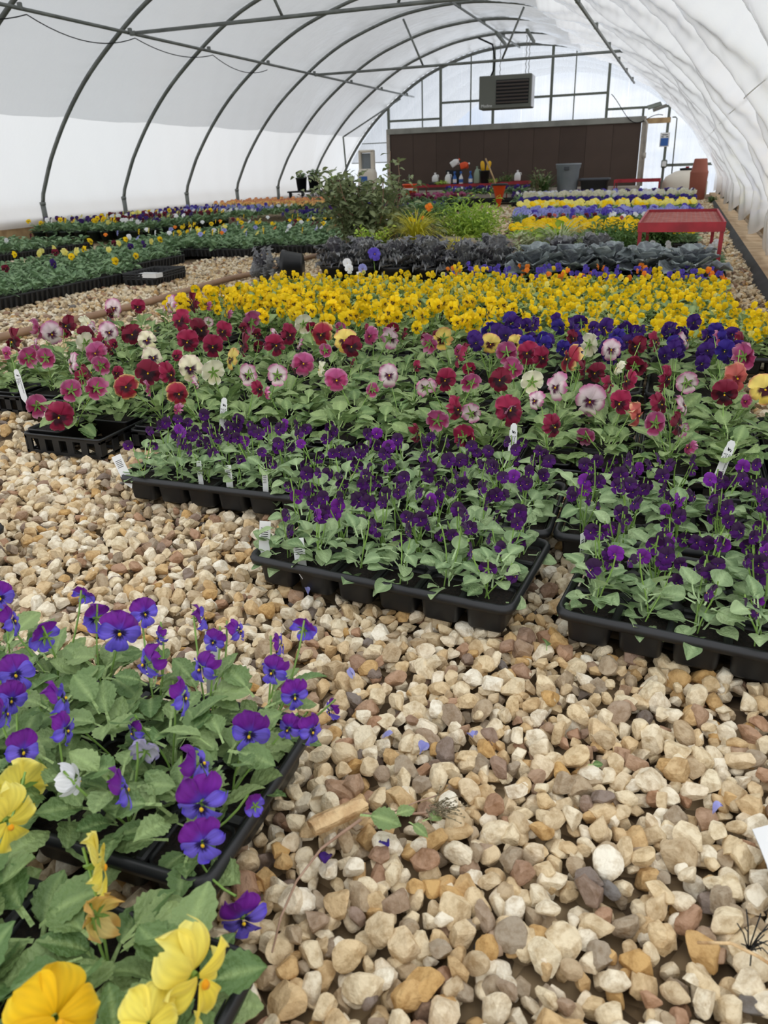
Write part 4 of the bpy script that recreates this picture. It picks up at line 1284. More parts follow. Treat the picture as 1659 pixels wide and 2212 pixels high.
def ribbed_tray_mesh(w, d, h=0.075, soil=True):
    m = MB()
    m.loft([rrect(w - 0.03, d - 0.03, 0.015, 0.0), rrect(w - 0.004, d - 0.004, 0.018, h - 0.012), rrect(w, d, 0.02, h - 0.010), rrect(w, d, 0.02, h), rrect(w - 0.012, d - 0.012, 0.018, h), rrect(w - 0.014, d - 0.014, 0.018, h - 0.02)], 0, True, True)
    nx, ny = int(w / 0.045), int(d / 0.045)
    for i in range(nx):
        x = -w / 2 + 0.03 + i * (w - 0.06) / max(1, nx - 1)
        for sgn in (-1, 1): m.box((x, sgn * (d / 2 - 0.007), h / 2 - 0.004), (0.018, 0.012, h - 0.012), 0, Euler((sgn * -0.16, 0, 0)).to_matrix())
    for i in range(ny):
        y = -d / 2 + 0.03 + i * (d - 0.06) / max(1, ny - 1)
        for sgn in (-1, 1): m.box((sgn * (w / 2 - 0.007), y, h / 2 - 0.004), (0.012, 0.018, h - 0.012), 0, Euler((0, sgn * 0.16, 0)).to_matrix())
    if soil:
        m.add(rrect(w - 0.016, d - 0.016, 0.016, h - 0.016), [tuple(range(16))], 1)
    return m.mesh('tray_body', [M['blackdull'], M['soil']])


def pot_mesh(w, h, taper=0.8):
    m = MB()
    m.loft([rrect(w * taper, w * taper, 0.01, 0), rrect(w * 0.98, w * 0.98, 0.012, h - 0.006), rrect(w, w, 0.012, h - 0.006), rrect(w, w, 0.012, h), rrect(w - 0.006, w - 0.006, 0.01, h), rrect(w - 0.008, w - 0.008, 0.01, h - 0.012)], 0, True, True)
    m.add(rrect(w - 0.007, w - 0.007, 0.01, h - 0.010), [tuple(range(16))], 1)
    return m.mesh('pot', [M['black'], M['soil']])


RIM63, CELL63, CW, CD = cell_tray_meshes(6, 3)
RIM53, CELL53, CW5, CD5 = cell_tray_meshes(5, 3)
RIB_T = ribbed_tray_mesh(TD, TW)
RIB_X = ribbed_tray_mesh(TW, TD)


def cell_tray(label, x, y, group='black cell trays', six=True, cells=True, rot=0.0):
    t = thing('cell_tray', label, 'tray', (x + TW / 2, y + TD / 2, 0.006), rot, group)
    part('rim', RIM63 if six else RIM53, t)
    nx = 6 if six else 5; cw, cd = (CW, CD) if six else (CW5, CD5)
    for j in range(3):
        for i in range(nx):
            if not cells and j > 0: continue
            part('cell', CELL63 if six else CELL53, t, (-TW / 2 + 0.01 + (i + .5) * cw, -TD / 2 + 0.01 + (j + .5) * cd, 0))
    out = []
    for j in range(3):
        for i in range(nx):
            u, v = -TW / 2 + 0.01 + (i + .5) * cw, -TD / 2 + 0.01 + (j + .5) * cd
            out.append((x + TW / 2 + u * math.cos(rot) - v * math.sin(rot), y + TD / 2 + u * math.sin(rot) + v * math.cos(rot), i, j))
    return out


ORDL = ['leftmost', 'second from left', 'third from left', 'fourth from left', 'fifth from left', 'sixth from left']
ROWN = ['front', 'middle', 'back']
NEAR_PLANTS = []


def make_plant(name, label, cat, group, x, y, z, leaves, nleaf, lens, r0, z0, pitch, rng):
    t = thing(name, label, cat, (x, y, z), 0, group)
    for i in range(nleaf):
        az = 2 * PI * (i * 0.382) + rng.uniform(-.4, .4); r = rng.uniform(*r0)
        s = rng.uniform(*lens)
        part('leaf', leaves[rng.integers(0, len(leaves))][3], t, (-math.sin(az) * r, math.cos(az) * r, rng.uniform(*z0)), (rng.uniform(*pitch), rng.uniform(-.4, .4), az), s)
    return t


# ---- dark purple violas in the five near trays
rv = np.random.default_rng(21)
for name, x, y in VIOLA_TRAYS:
    cells = cell_tray('black cell tray of dark purple violas, the ' + name.replace('viola ', ''), x, y, rot={'front middle viola tray': -0.09, 'front right viola tray': -0.11}.get(name, 0.0))
    for (px, py, i, j) in cells:
        if px > 0.47: continue
        lab = 'dark purple viola, %s in %s row of the %s' % (ORDL[i], ROWN[j], name)
        jx, jy = rv.uniform(-.006, .006, 2)
        first = (y < 1.2 and j == 0) or (name.startswith('left') and j == 0)
        t = make_plant('purple_viola', lab, 'viola', 'dark purple violas', px + jx, py + jy, 0.046, LV1, 23 if first else 17, (0.036, 0.056), (0.0, 0.026), (0.0, 0.075), (-0.15, 1.0), rv)
        for q in range(rv.integers(2, 4) if first else rv.integers(4, 7)):
            a = rv.uniform(0, 2 * PI); r = rv.uniform(0.005, 0.045)
            pos = (r * math.cos(a), r * math.sin(a) - (0.0 if not first else -0.01), rv.uniform(0.075, 0.125) if not first else rv.uniform(0.06, 0.12))
            var = 'viola2' if rv.uniform() < 0.10 else 'viola'
            code = rv.choice(['f', 'f', 't', 's', 's', 'b'])
            put_flower(t, (rv.uniform(-.01, .01), rv.uniform(-.01, .01), 0.01), pos, var, code, rv.uniform(0.024, 0.034), rv, 1, px, py)

# ---- the two trays at the lower left: blue pansies, yellow pansies
rb = np.random.default_rng(33)
B_PL = []
for (px, py, i, j) in cell_tray('black cell tray of blue and purple pansies at the lower left', *BLUE_TRAY):
    lab = 'blue purple pansy, %s in %s row of the lower left tray' % (ORDL[i], ROWN[j])
    t = make_plant('blue_pansy', lab, 'pansy', 'blue purple pansies', px, py, 0.046, LP0, 22, (0.045, 0.068), (0.0, 0.028), (0.0, 0.085), (0.0, 1.0), rb)
    B_PL.append((px, py, 0.046, t))
Y_PL = []
for (px, py, i, j) in cell_tray('black cell tray of yellow pansies in the lower left corner', *YEL_TRAY):
    lab = 'yellow pansy, %s in %s row of the lower left corner tray' % (ORDL[i], ROWN[j])
    if (i, j) == (4, 1): continue
    t = make_plant('yellow_pansy', lab, 'pansy', 'yellow pansies', px, py, 0.046, LP0, 15, (0.055, 0.082), (0.0, 0.02), (0.0, 0.05), (0.1, 0.9), rb)
    Y_PL.append((px, py, 0.046, t))
cells = cell_tray('black cell tray at the left edge beside the gravel path', *SIDE_TRAY)


def attach(flowers, plants, rng, lod):
    for (x, y, z, var, code, dm) in flowers:
        best = min(plants, key=lambda p: (p[0] - x) ** 2 + (p[1] - y) ** 2)
        px, py, pz, t = best
        put_flower(t, (0, 0, 0.01), (x - px, y - py, z - pz), var, code, dm, rng, lod, x, y)


attach(BLUE_F, B_PL, rb, 0)
attach(YELLOW_F, Y_PL, rb, 0)

# ---- rose pansies in pots, in open webbed trays
LAT = MB()
for z in (0.003, 0.050):
    for sgn in (-1, 1):
        LAT.box((0, sgn * (TW / 2 - 0.004), z), (TD, 0.006, 0.010), 0); LAT.box((sgn * (TD / 2 - 0.004), 0, z), (0.006, TW, 0.010), 0)
LAT.loft([rrect(TD, TW, 0.015, 0.053), rrect(TD + 0.008, TW + 0.008, 0.018, 0.055), rrect(TD + 0.008, TW + 0.008, 0.018, 0.061), rrect(TD - 0.004, TW - 0.004, 0.014, 0.061), rrect(TD - 0.006, TW - 0.006, 0.014, 0.050)], 0, True)
for i in range(6):
    for sgn in (-1, 1): LAT.box((-TD / 2 + 0.012 + i * (TD - 0.024) / 5, sgn * (TW / 2 - 0.004), 0.027), (0.024, 0.006, 0.05), 0)
for i in range(10):
    for sgn in (-1, 1): LAT.box((sgn * (TD / 2 - 0.004), -TW / 2 + 0.012 + i * (TW - 0.024) / 9, 0.027), (0.006, 0.024, 0.05), 0)
for i in range(8): LAT.box((0, -TW / 2 + 0.03 + i * (TW - 0.06) / 7, 0.003), (TD - 0.01, 0.012, 0.005), 0)
LAT_ME = LAT.mesh('webbed_tray', M['black'])
POT = pot_mesh(0.125, 0.066)
rr_ = np.random.default_rng(44)
R_PL = []
for ci, (x, y) in enumerate(ROSE_COLS):
    fr = ci < 10
    nm = '%s %s tray from left' % ('front' if fr else 'rear', ORD[ci if fr else ci - 10])
    tl = 'open webbed black tray of rose pansies, ' + nm
    if ci == 2: tl = 'open webbed black tray jutting onto the gravel at left'
    t = thing('webbed_tray', tl, 'tray', (x + TD / 2, y + TW / 2, 0.0), 0, 'webbed pansy trays')
    part('webbing', LAT_ME, t)
    for j in range(4):
        for i in range(2):
            px, py = x + 0.0715 + i * 0.137, y + 0.067 + j * 0.132
            if px > 0.62: continue
            if (ci, i, j) == (2, 1, 0): continue
            pt = tag(part('nursery_pot', POT, None, (px, py, 0.006)), 'square black pot, %s side, %s row, %s' % (('left', 'right')[i], ORD[j], ('jutting webbed tray' if ci == 2 else 'rose pansies ' + nm)), 'pot', 'square pansy pots')
            pl = make_plant('rose_pansy', 'rose pansy plant, %s side, %s row, %s' % (('left', 'right')[i], ORD[j], ('jutting webbed tray' if ci == 2 else nm)), 'pansy', 'rose pansies',
                            px + (0.075 if (ci, i, j) == (2, 0, 0) else 0), py, 0.060, LP1, 24 if fr else 15, (0.050, 0.080), (0.0, 0.032), (0.0, 0.065), (-0.35 if (ci, i, j) == (2, 0, 0) else 0.0, 1.0), rr_)
            R_PL.append((px, py, 0.06, pl))
attach(ROSE_F, R_PL, rr_, 1)
for (px, py, pz, t) in R_PL:
    if rr_.uniform() < (0.30 if py < 2.35 else 0.6):
        var = rr_.choice(['r', 'rp', 'm', 'pw', 'r', 'm'])
        put_flower(t, (0, 0, 0.01), (rr_.uniform(-.05, .05), rr_.uniform(-.03, .05), rr_.uniform(.10, .15)), var, rr_.choice(['s', 't', 'b']), rr_.uniform(.036, .052), rr_, 1, px, py)

# ---------------------------------------------------------------- middle bed: dark pansies, yellow pansies and violas
rd = np.random.default_rng(55)


def tray_plain(label, x, y, along_x, group):
    w, d = (TW, TD) if along_x else (TD, TW)
    t = thing('nursery_tray', label, 'tray', (x + w / 2, y + d / 2, 0.0), 0, group)
    part('body', RIB_X if along_x else RIB_T, t)
    return t


FOL_D = [foliage(M['leaf_p'], 'foliage', 22, (0.05, 0.08), (0, 0.03), (0, 0.06), (0.05, 1.0), rd, nt=7, nv=2) for _ in range(4)]
FOL_S = [foliage(M['leaf_p'], 'foliage', 22, (0.04, 0.062), (0, 0.03), (0, 0.075), (0.05, 1.0), rd) for _ in range(5)]
FOL_L = [foliage(M['leaf_d'], 'foliage', 24, (0.055, 0.085), (0, 0.035), (0, 0.045), (0.05, 0.95), rd, (0.24, 0.32), 6, 1, 0.25) for _ in range(6)]


def plant2(name, label, cat, group, x, y, z, fol, flowers, rng, lod=2, sc=1.0):
    t = thing(name, label, cat, (x, y, z), 0, group)
    part('foliage', fol[rng.integers(0, len(fol))], t, (0, 0, 0), (0, 0, rng.uniform(0, 6.28)), sc)
    for (dx, dy, dz, var, code, dm) in flowers:
        put_flower(t, (0, 0, 0.01), (dx, dy, dz), var, code, dm, rng, lod, x, y)
    return t


for ci, (x, y) in enumerate(DARK_COLS):
    nm = ['left', 'middle', 'right'][ci]
    tray_plain('black tray of deep purple pansies behind the rose ones, ' + nm + ' of three', x, y, False, 'deep purple pansy trays')
    for j in range(4):
        for i in range(2):
            px, py = x + 0.0715 + i * 0.137, y + 0.067 + j * 0.132
            t = make_plant('purple_pansy', 'deep purple pansy, %s side, %s row of the %s purple tray' % (('left', 'right')[i], ORD[j], nm), 'pansy', 'deep purple pansies', px, py, 0.058, LP1, 13, (0.055, 0.085), (0, .03), (0, .06), (0.05, 1.0), rd)
            for q in range(rd.integers(2, 5)):
                put_flower(t, (0, 0, .01), (rd.uniform(-.06, .06), rd.uniform(-.06, .06), rd.uniform(.11, .16)), rd.choice(['dark', 'dark', 'navy']), rd.choice(['f', 't', 's', 'b', 'f']), rd.uniform(.05, .066), rd, 1, px, py)
for ci, (x, y) in enumerate(BLOTCH):
    nm = ORD[ci]
    tray_plain('black tray of yellow black faced pansies, %s from the left' % nm, x, y, False, 'yellow pansy trays')
    for j in range(4):
        for i in range(2):
            px, py = x + 0.0715 + i * 0.137, y + 0.067 + j * 0.132
            fl = [(rd.uniform(-.065, .065), rd.uniform(-.065, .065), rd.uniform(.09, .15), 'yb', rd.choice(['f', 't', 's', 'b', 't']), rd.uniform(.048, .064)) for q in range(rd.integers(3, 6))]
            plant2('black_faced_pansy', 'yellow pansy with black blotches, %s side, %s row, %s yellow tray' % (('left', 'right')[i], ORD[j], nm), 'pansy', 'yellow blotched pansies', px, py, 0.058, FOL_D, fl, rd, 1)
for ci, (x, y) in enumerate(YELLOW_TRAYS):
    if ci < 15: nm = '%s column, %s row' % (ORD[ci % 5], ORD[ci // 5])
    else: nm = ['left near', 'right near', 'left far', 'right far'][ci - 15] + ' extra'
    for_lab = 'black cell tray of small yellow violas, ' + nm
    cells = cell_tray(for_lab, x, y, 'yellow viola trays', False, False)
    for (px, py, i, j) in cells:
        fl = [(rd.uniform(-.05, .05), rd.uniform(-.045, .045), rd.uniform(.075, .135), 'pal' if rd.uniform() < .05 else 'yv', rd.choice(['f', 't', 's', 'b']), rd.uniform(.026, .036)) for q in range(rd.integers(4, 7))]
        plant2('yellow_viola', 'small yellow viola, %s, %s row, tray in %s' % (ORDL[i], ROWN[j], nm), 'viola', 'small yellow violas', px, py, 0.046, FOL_S, fl, rd)
for ci, (x, y) in enumerate(BACKBLUE):
    nm = ['left', 'middle', 'right'][ci]
    cells = cell_tray('black cell tray of blue and orange violas before the kale, ' + nm, x, y, 'blue viola trays', False, False)
    for (px, py, i, j) in cells:
        c = rd.choice(['bv', 'bv', 'bv', 'ov', 'bv', 'yv'])
        fl = [(rd.uniform(-.05, .05), rd.uniform(-.045, .045), rd.uniform(.09, .15), c, rd.choice(['f', 'f', 't', 's']), rd.uniform(.028, .04)) for q in range(rd.integers(3, 6))]
        plant2('mixed_viola', '%s viola near the kale, %s, %s row of the %s tray' % ({'bv': 'violet blue', 'ov': 'orange', 'yv': 'yellow'}[c], ORDL[i], ROWN[j], nm), 'viola', 'violas before the kale', px, py, 0.046, FOL_S, fl, rd)
plant2('blue_pansy', 'tall single blue pansy standing before the kale', 'pansy', None, -1.72, 4.62, 0.03, FOL_D, [(0, -.05, .25, 'bv', 'f', .085)], rd, 1)
plant2('white_pansy', 'white and lilac pansy behind the yellow violas', 'pansy', None, -1.87, 4.64, 0.03, FOL_D, [(-.05, -.03, .19, 'wh', 'f', .06), (-.03, -.05, .16, 'wh', 'f', .066), (.06, -.05, .16, 'lb', 'f', .062)], rd, 1)

# ---------------------------------------------------------------- ornamental kale in pots
def kale_leaf(rng, W, ruf, k, pet=0.2, nt=10, nv=5, droop=0.1, cup=0.35):
    t = np.linspace(0, 1, nt); v = np.linspace(-1, 1, 2 * nv + 1)
    T, Vv = np.meshgrid(t, v, indexing='ij')
    hw = W * np.maximum(np.sin(PI * np.clip(T, 0.02, 0.98) ** 1.25), 0) ** 0.55
    ph = rng.uniform(0, 6, 2)
    edge = np.maximum(np.abs(Vv), T ** 3)
    Z = cup * np.abs(Vv) ** 2 * hw - droop * T ** 2 + ruf * edge ** 2.5 * (np.sin(k * T * 2 + ph[0] + np.sign(Vv)) + .6 * np.sin(k * 1.7 * (T + Vv) + ph[1]))
    X = Vv * hw; Y = pet + T * (1 - pet)
    V = np.stack([X, Y, Z], -1).reshape(-1, 3); n = 2 * nv + 1
    i, j = np.meshgrid(np.arange(nt - 1), np.arange(n - 1), indexing='ij'); a = (i * n + j).ravel()
    Fa = np.stack([a, a + 1, a + n + 1, a + n], 1)
    C = np.zeros((len(V), 3)); C[:, 0] = np.where(edge.ravel() > .93, .55, 0) + np.where(np.abs(Vv.ravel()) < .06, .4, 0)
    b = len(V)
    V = np.concatenate([V, [(-.03, 0, 0), (.03, 0, 0), (.03, pet * 1.1, 0), (-.03, pet * 1.1, 0)]]); Fa = np.concatenate([Fa, [[b, b + 1, b + 2, b + 3]]]); C = np.concatenate([C, np.tile([.4, 0, 0], (4, 1))])
    return V, Fa, C


KL = [np_mesh('leaf', *(lambda g: (g[0], g[1]))(g_), M['kale_p'], True, g_[2]) for g_ in [kale_leaf(rd, rd.uniform(.38, .48), .045, 9) for _ in range(6)]]
KD = [np_mesh('leaf', *(lambda g: (g[0], g[1]))(g_), M['kale_d'], True, g_[2]) for g_ in [kale_leaf(rd, rd.uniform(.26, .34), .11, 16, .25, 12, 5) for _ in range(6)]]


def round_pot(r, h, rim=0.012):
    m = MB().lathe([(r * .78, 0), (r * .96, h - .03), (r, h - .03), (r + .004, h - .004), (r, h), (r - .008, h), (r - .012, h - .03), (0.001, h - .03)], 22)
    return m.mesh('pot', M['black'])


KPOT = round_pot(0.115, 0.15)


def kale(label, x, y, purple, pot=True, rot=None):
    if pot: tag(part('nursery_pot', KPOT, None, (x, y, 0.0)), 'round black pot holding the ' + label, 'pot', 'kale pots')
    t = thing('kale_plant', label, 'kale', (x, y, 0.10), 0, 'ornamental kale')
    if rot: t.rotation_euler = rot; t.location = (x, y, 0.11)
    n = 17 if purple else 26
    for i in range(n):
        f = i / n; az = i * 2.4 + rd.uniform(-.2, .2)
        if purple: s = 0.25 - 0.13 * f + rd.uniform(-.01, .01); pit = 0.12 + 1.1 * f + rd.uniform(-.1, .1); z = 0.035 + 0.05 * f
        else: s = rd.uniform(.15, .21) - .04 * f; pit = 0.15 + 1.0 * f + rd.uniform(-.15, .15); z = 0.03 + .07 * f
        L = KL if purple else KD
        part('leaf', L[rd.integers(0, 6)], t, (0, 0, z), (pit, rd.uniform(-.2, .2), az), s)
    return t


KX = [(0.085, 4.98), (-0.15, 5.02), (-0.37, 5.05), (-0.585, 5.02), (-0.81, 5.0)]
for k, (x, y) in enumerate(KX): kale('purple grey ornamental cabbage, %s from the right' % ORD[k], x, y, True)
DX = [(-1.06, 5.05), (-1.29, 5.08), (-1.52, 5.1), (-1.76, 5.12), (-2.0, 5.15), (-2.24, 5.18)]
for k, (x, y) in enumerate(DX): kale('dark ruffled kale, %s from the left end of the row' % ORD[5 - k], x, y, False)
for k, x in enumerate((-0.48, -0.70, -1.17, -1.64, -2.1)): kale('dark ruffled kale in second rank, %s from the right' % ORD[k], x, 5.36, False)
kp = part('nursery_pot', KPOT, None, (-2.62, 5.42, 0.105), (PI / 2, 0, PI / 2 - .25)); tag(kp, 'round black pot lying on its side on the gravel', 'pot')
kp.rotation_euler = (0, -PI / 2, 0.25)
kale('dark kale tipped over in the fallen pot', -2.78, 5.38, False, False, (0, -PI / 2, 0.25))

# ---------------------------------------------------------------- mixed plants behind the kale
def grass(label, x, y, z, mat, n, L, w, arch, rng, name='sedge_plant', r0=0.03, up=1.2):
    VV = []; FF = []; CC = []; off = 0
    for i in range(n):
        az = rng.uniform(0, 2 * PI); l = L * rng.uniform(.65, 1.1); a0 = rng.uniform(up - .45, up + .3); seg_ = 7
        p = np.array([math.cos(az) * rng.uniform(0, r0), math.sin(az) * rng.uniform(0, r0), 0.0]); d = np.array([math.cos(az), math.sin(az)]); pr = np.array([-d[1], d[0], 0])
        pts = []; ang = a0
        for q in range(seg_):
            ww = w * (1 - (q / (seg_ - 1)) ** 2 * .9)
            pts += [p + pr * ww, p - pr * ww]
            p = p + np.array([d[0] * math.cos(ang), d[1] * math.cos(ang), math.sin(ang)]) * l / (seg_ - 1); ang -= arch * rng.uniform(.8, 1.2)
        VV.append(np.array(pts)); FF.append(np.array([(2 * q, 2 * q + 1, 2 * q + 3, 2 * q + 2) for q in range(seg_ - 1)]) + off); off += 2 * seg_
        CC.append(np.tile([0.0, rng.uniform(), 0], (2 * seg_, 1)))
    t = thing(name, label, 'plant', (x, y, z))
    part('blades', np_mesh('blades', np.concatenate(VV), np.concatenate(FF), mat, True, np.concatenate(CC)), t)
    return t


def bush(label, x, y, z, mat, n, rad, h, lens, rng, name='shrub', stems=8, W=(0.2, 0.3), cat='plant', flowers=(), feather=False):
    t = thing(name, label, cat, (x, y, z))
    sm2 = MB(); ends = []
    for i in range(stems):
        az = rng.uniform(0, 2 * PI); r = rad * rng.uniform(.2, .75); hh = h * rng.uniform(.6, 1.0)
        pts = [(0, 0, 0)]
        for q in range(1, 6):
            f = q / 5; pts.append((math.cos(az) * r * f ** .8 + rng.uniform(-.02, .02), math.sin(az) * r * f ** .8 + rng.uniform(-.02, .02), hh * f))
        sm2.tube(pts, [0.006 * (1 - .13 * q) * (1 + rad) for q in range(6)], 5, 0, False); ends.append(pts)
    part('stems', sm2.mesh('stems', M['twig'] if not feather else M['stemgreen']), t)
    VV = []; FF = []; CC = []; off = 0
    for i in range(n):
        pts = ends[rng.integers(0, stems)]; q = rng.uniform(.8, 5); a = int(min(4, q)); f = q - a
        P = np.array(pts[a]) * (1 - f) + np.array(pts[a + 1]) * f + rng.normal(0, rad * (.16 if not feather else .2), 3) * np.array([1, 1, .5])
        P[2] = max(P[2], 0.02)
        V, Fa, C = leaf_geo(rng, 5, 1, rng.uniform(*W), .15, 0, 4, rng.uniform(.1, .5), .15)
        R = np.array(Euler((rng.uniform(-.5, 1.0), rng.uniform(-.6, .6), rng.uniform(0, 6.28))).to_matrix()); s = rng.uniform(*lens)
        VV.append((V * s) @ R.T + P); FF.append(Fa + off); off += len(V); C = C.copy(); C[:, 1] = rng.uniform(); CC.append(C)
    part('foliage', np_mesh('foliage', np.concatenate(VV), np.concatenate(FF), mat, True, np.concatenate(CC)), t)
    for (dx, dy, dz, var, dm) in flowers: put_flower(t, (0, 0, .05), (dx, dy, dz), var, 'f', dm, rng, 2, x, y)
    return t


bush('tall dusty green leafy shrub rising in the middle', -2.62, 6.85, 0.08, M['sage'], 2000, 0.62, 0.62, (0.055, 0.10), rd, 'tall_shrub', 20, (0.18, 0.3), 'shrub')
for k, (x, y, h_) in enumerate(((-2.80, 6.75, 0.80), (-2.42, 7.0, 0.84))):
    bush('thin leafy shoot poking above the tall shrub, ' + ('left one' if k == 0 else 'right one'), x, y, 0.1, M['sage'], 90, 0.14, h_, (0.05, 0.09), rd, 'shrub_shoot', 3)
tag(part('nursery_pot', round_pot(0.16, 0.26), None, (-2.62, 6.85, 0)), 'large round black pot under the tall shrub', 'pot')
bush('orange flowered daisy plant right of the tall shrub', -2.05, 6.75, 0.1, M['sage'], 240, 0.22, 0.30, (0.05, 0.09), rd, 'daisy_plant', 7, (0.14, 0.2), 'plant', [(.05, -.1, .34, 'ov', .075), (-.12, -.1, .25, 'yv', .04), (-.08, -.12, .24, 'yv', .04), (.0, -.12, .26, 'ov', .04)])
grass('arching yellow green sedge in a dark pot', -1.98, 6.20, 0.20, M['sedge'], 260, 0.42, 0.0035, 0.30, rd)
tag(part('nursery_pot', round_pot(0.13, 0.20), None, (-1.98, 6.20, 0)), 'dark pot under the arching yellow sedge', 'pot')
grass('small bright yellow grass just behind the kale', -1.52, 5.78, 0.17, M['sedge'], 160, 0.22, 0.003, 0.34, rd)
tag(part('nursery_pot', round_pot(0.11, 0.17), None, (-1.52, 5.78, 0)), 'pot under the small bright yellow grass', 'pot')
bush('pale green mounded foliage plant left of the sedge', -2.30, 6.10, 0.12, M['lime'], 320, 0.20, 0.20, (0.03, 0.055), rd, 'mound_plant', 10, (0.2, 0.3))
tag(part('nursery_pot', round_pot(0.13, 0.13), None, (-2.30, 6.10, 0)), 'pot under the pale green mound', 'pot')
tb = MB().lathe([(0.14, 0), (0.20, 0.14), (0.215, 0.15), (0.21, 0.165), (0.19, 0.16), (0.17, 0.10), (0.001, 0.09)], 26).mesh('bowl', M['black'])
tag(part('planter_bowl', tb, None, (-2.72, 6.35, 0)), 'low empty black planter bowl', 'planter')
for k, (x, y, m_, rad, h_, lab) in enumerate([(-2.25, 7.5, 'fern', .40, .30, 'dark green ferny clump left of the lime one'), (-1.78, 7.3, 'lime', .42, .34, 'bright lime green feathery foliage clump'), (-1.22, 6.9, 'lime', .2, .10, 'small lime tuft beside the yellow pansies'),
                                               (-0.50, 6.55, 'fern', .38, .16, 'dark green needle foliage left of the red table'), (-0.16, 6.95, 'fern', .2, .18, 'dark green needle foliage behind the red table')]):
    bush(lab, x, y, 0.04, M[m_], 2200, rad, h_ + .08, (0.04, 0.075), rd, 'feathery_plant', 40, (0.08, 0.14), 'plant', (), True)
for k, (x0, x1, y) in enumerate(((-2.32, -1.80, 6.9), (-1.72, -1.15, 6.75))):
    tr = MB().box(((x0 + x1) / 2, y, 0.09), (x1 - x0, 0.22, 0.18), 0, None, 0.015).mesh('trough', principled('taupe_trough_%d' % k, (140, 128, 118), .7))
    tag(part('planter_trough', tr), 'taupe planter trough behind the kale, ' + ('left' if k == 0 else 'right'), 'planter')
bush('silvery dusty miller behind the kale', -1.05, 5.95, 0.10, M['varieg'], 260, 0.17, 0.20, (0.03, 0.06), rd, 'silver_plant', 9, (0.2, 0.3))
bush('light green broad leaved plant beside the striped grass', -0.92, 6.35, 0.12, M['lime'], 60, 0.12, 0.18, (0.09, 0.14), rd, 'broad_leaf_plant', 6, (0.26, 0.34))
grass('green and cream striped grass clump', -0.80, 5.95, 0.15, M['varieg'], 300, 0.36, 0.0045, 0.30, rd, 'striped_grass', 0.05)
bush('dark small leaved plant behind the purple cabbages', -1.28, 5.85, 0.10, M['fern'], 260, 0.16, 0.17, (0.025, 0.045), rd, 'small_leaf_plant', 9, (0.25, 0.35))
for k, (x, y) in enumerate([(-0.24, 5.45), (0.04, 5.45), (-0.24, 6.0), (0.04, 6.0)]):
    nm = ['front left', 'front right', 'back left', 'back right'][k]
    tray_plain('black tray of green pansies under the red table, ' + nm, x, y, False, 'trays under the table')
    for j in range(4):
        for i in range(2):
            fl = [(rd.uniform(-.04, .04), rd.uniform(-.04, .04), .12, 'wh', 'f', .05)] if rd.uniform() < .15 else []
            plant2('young_pansy', 'green pansy under the red table, %s side, %s row, %s tray' % (('left', 'right')[i], ORD[j], nm), 'pansy', 'pansies under the red table', x + .0715 + i * .137, y + .067 + j * .132, .058, FOL_L, fl, rd)

# ---------------------------------------------------------------- red steel tables
def red_table(label, x, y, w, d, h, rail=0.055, mesh_top=True):
    t = thing('steel_table', label, 'table', (x, y, 0))
    tp = MB()
    if mesh_top:
        nx, ny = max(4, int(w / 0.03)), max(4, int(d / 0.03))
        for i in range(nx + 1): tp.box((-w / 2 + i * w / nx, 0, h - 0.012), (0.010, d, 0.006), 0)
        for j in range(ny + 1): tp.box((0, -d / 2 + j * d / ny, h - 0.012), (w, 0.010, 0.006), 0)
    else: tp.box((0, 0, h - .012), (w, d, .012), 0)
    part('mesh_top', tp.mesh('mesh_top', M['redpale']), t)
    for s in (-1, 1):
        part('rail', MB().box((0, s * d / 2, h - rail / 2 + .01), (w + .012, 0.012, rail), 0).mesh('rail', M['red']), t)
        part('rail', MB().box((s * w / 2, 0, h - rail / 2 + .01), (0.012, d, rail), 0).mesh('rail', M['red']), t)
    for sx in (-1, 1):
        for sy in (-1, 1): part('leg', MB().box((sx * (w / 2 - .01), sy * (d / 2 - .01), (h - .02) / 2), (.022, .022, h - .02), 0).mesh('leg', M['red']), t)
    return t


red_table('red steel mesh table standing over pansies on the right', 0.015, 5.84, 0.48, 1.36, 0.395)
red_table('long red steel bench holding bottles before the cooling pad', -4.95, 19.05, 1.9, 0.7, 0.36)
red_table('short red steel bench right of the long one', -3.62, 19.1, 0.62, 0.7, 0.38)
red_table('low red steel table before the end wall on the right', -0.93, 18.6, 0.92, 0.7, 0.37)

# ---------------------------------------------------------------- left beds of young pansies
rl2 = np.random.default_rng(66)
for k, (x, y) in enumerate(L1_TRAYS):
    lab = 'black ribbed tray of young pansies, %s column, %s row of the left bed' % (ORD[k % 5] if k < 20 else ORD[(k - 20) % 4], ORD[k // 5] if k < 20 else ORD[4 + (k - 20) // 4])
    tray_plain(lab, x, y, False, 'left bed trays')
    for j in range(4):
        for i in range(2):
            fl = []
            if rl2.uniform() < .10:
                c = rl2.choice(['yb', 'yb', 'yb', 'dark', 'wh', 'm', 'pal']); fl = [(rl2.uniform(-.05, .05), rl2.uniform(-.05, .05), rl2.uniform(.10, .14), c, rl2.choice(['f', 't']), rl2.uniform(.055, .07))]
            plant2('young_pansy', 'young green pansy, %s side, %s row in %s' % (('left', 'right')[i], ORD[j], lab.split(', ', 1)[1].replace(' of the left bed', ' left bed')), 'pansy', 'young pansies of the left bed', x + .0715 + i * .137, y + .067 + j * .132, .062, FOL_L, fl, rl2, 2, .86)
em = thing('empty_tray_stack', 'stack of empty black trays beside the left bed', 'tray', (-3.82, 5.25, 0))
for q in range(3): part('tray', ribbed_tray_mesh(.28, .5, .05, False), em, (0, 0, q * .018), (0, 0, .1))
part('paper_band', MB().box((0.10, -.2, .07), (.16, .09, .03), 0).mesh('paper_band', M['white']), em)


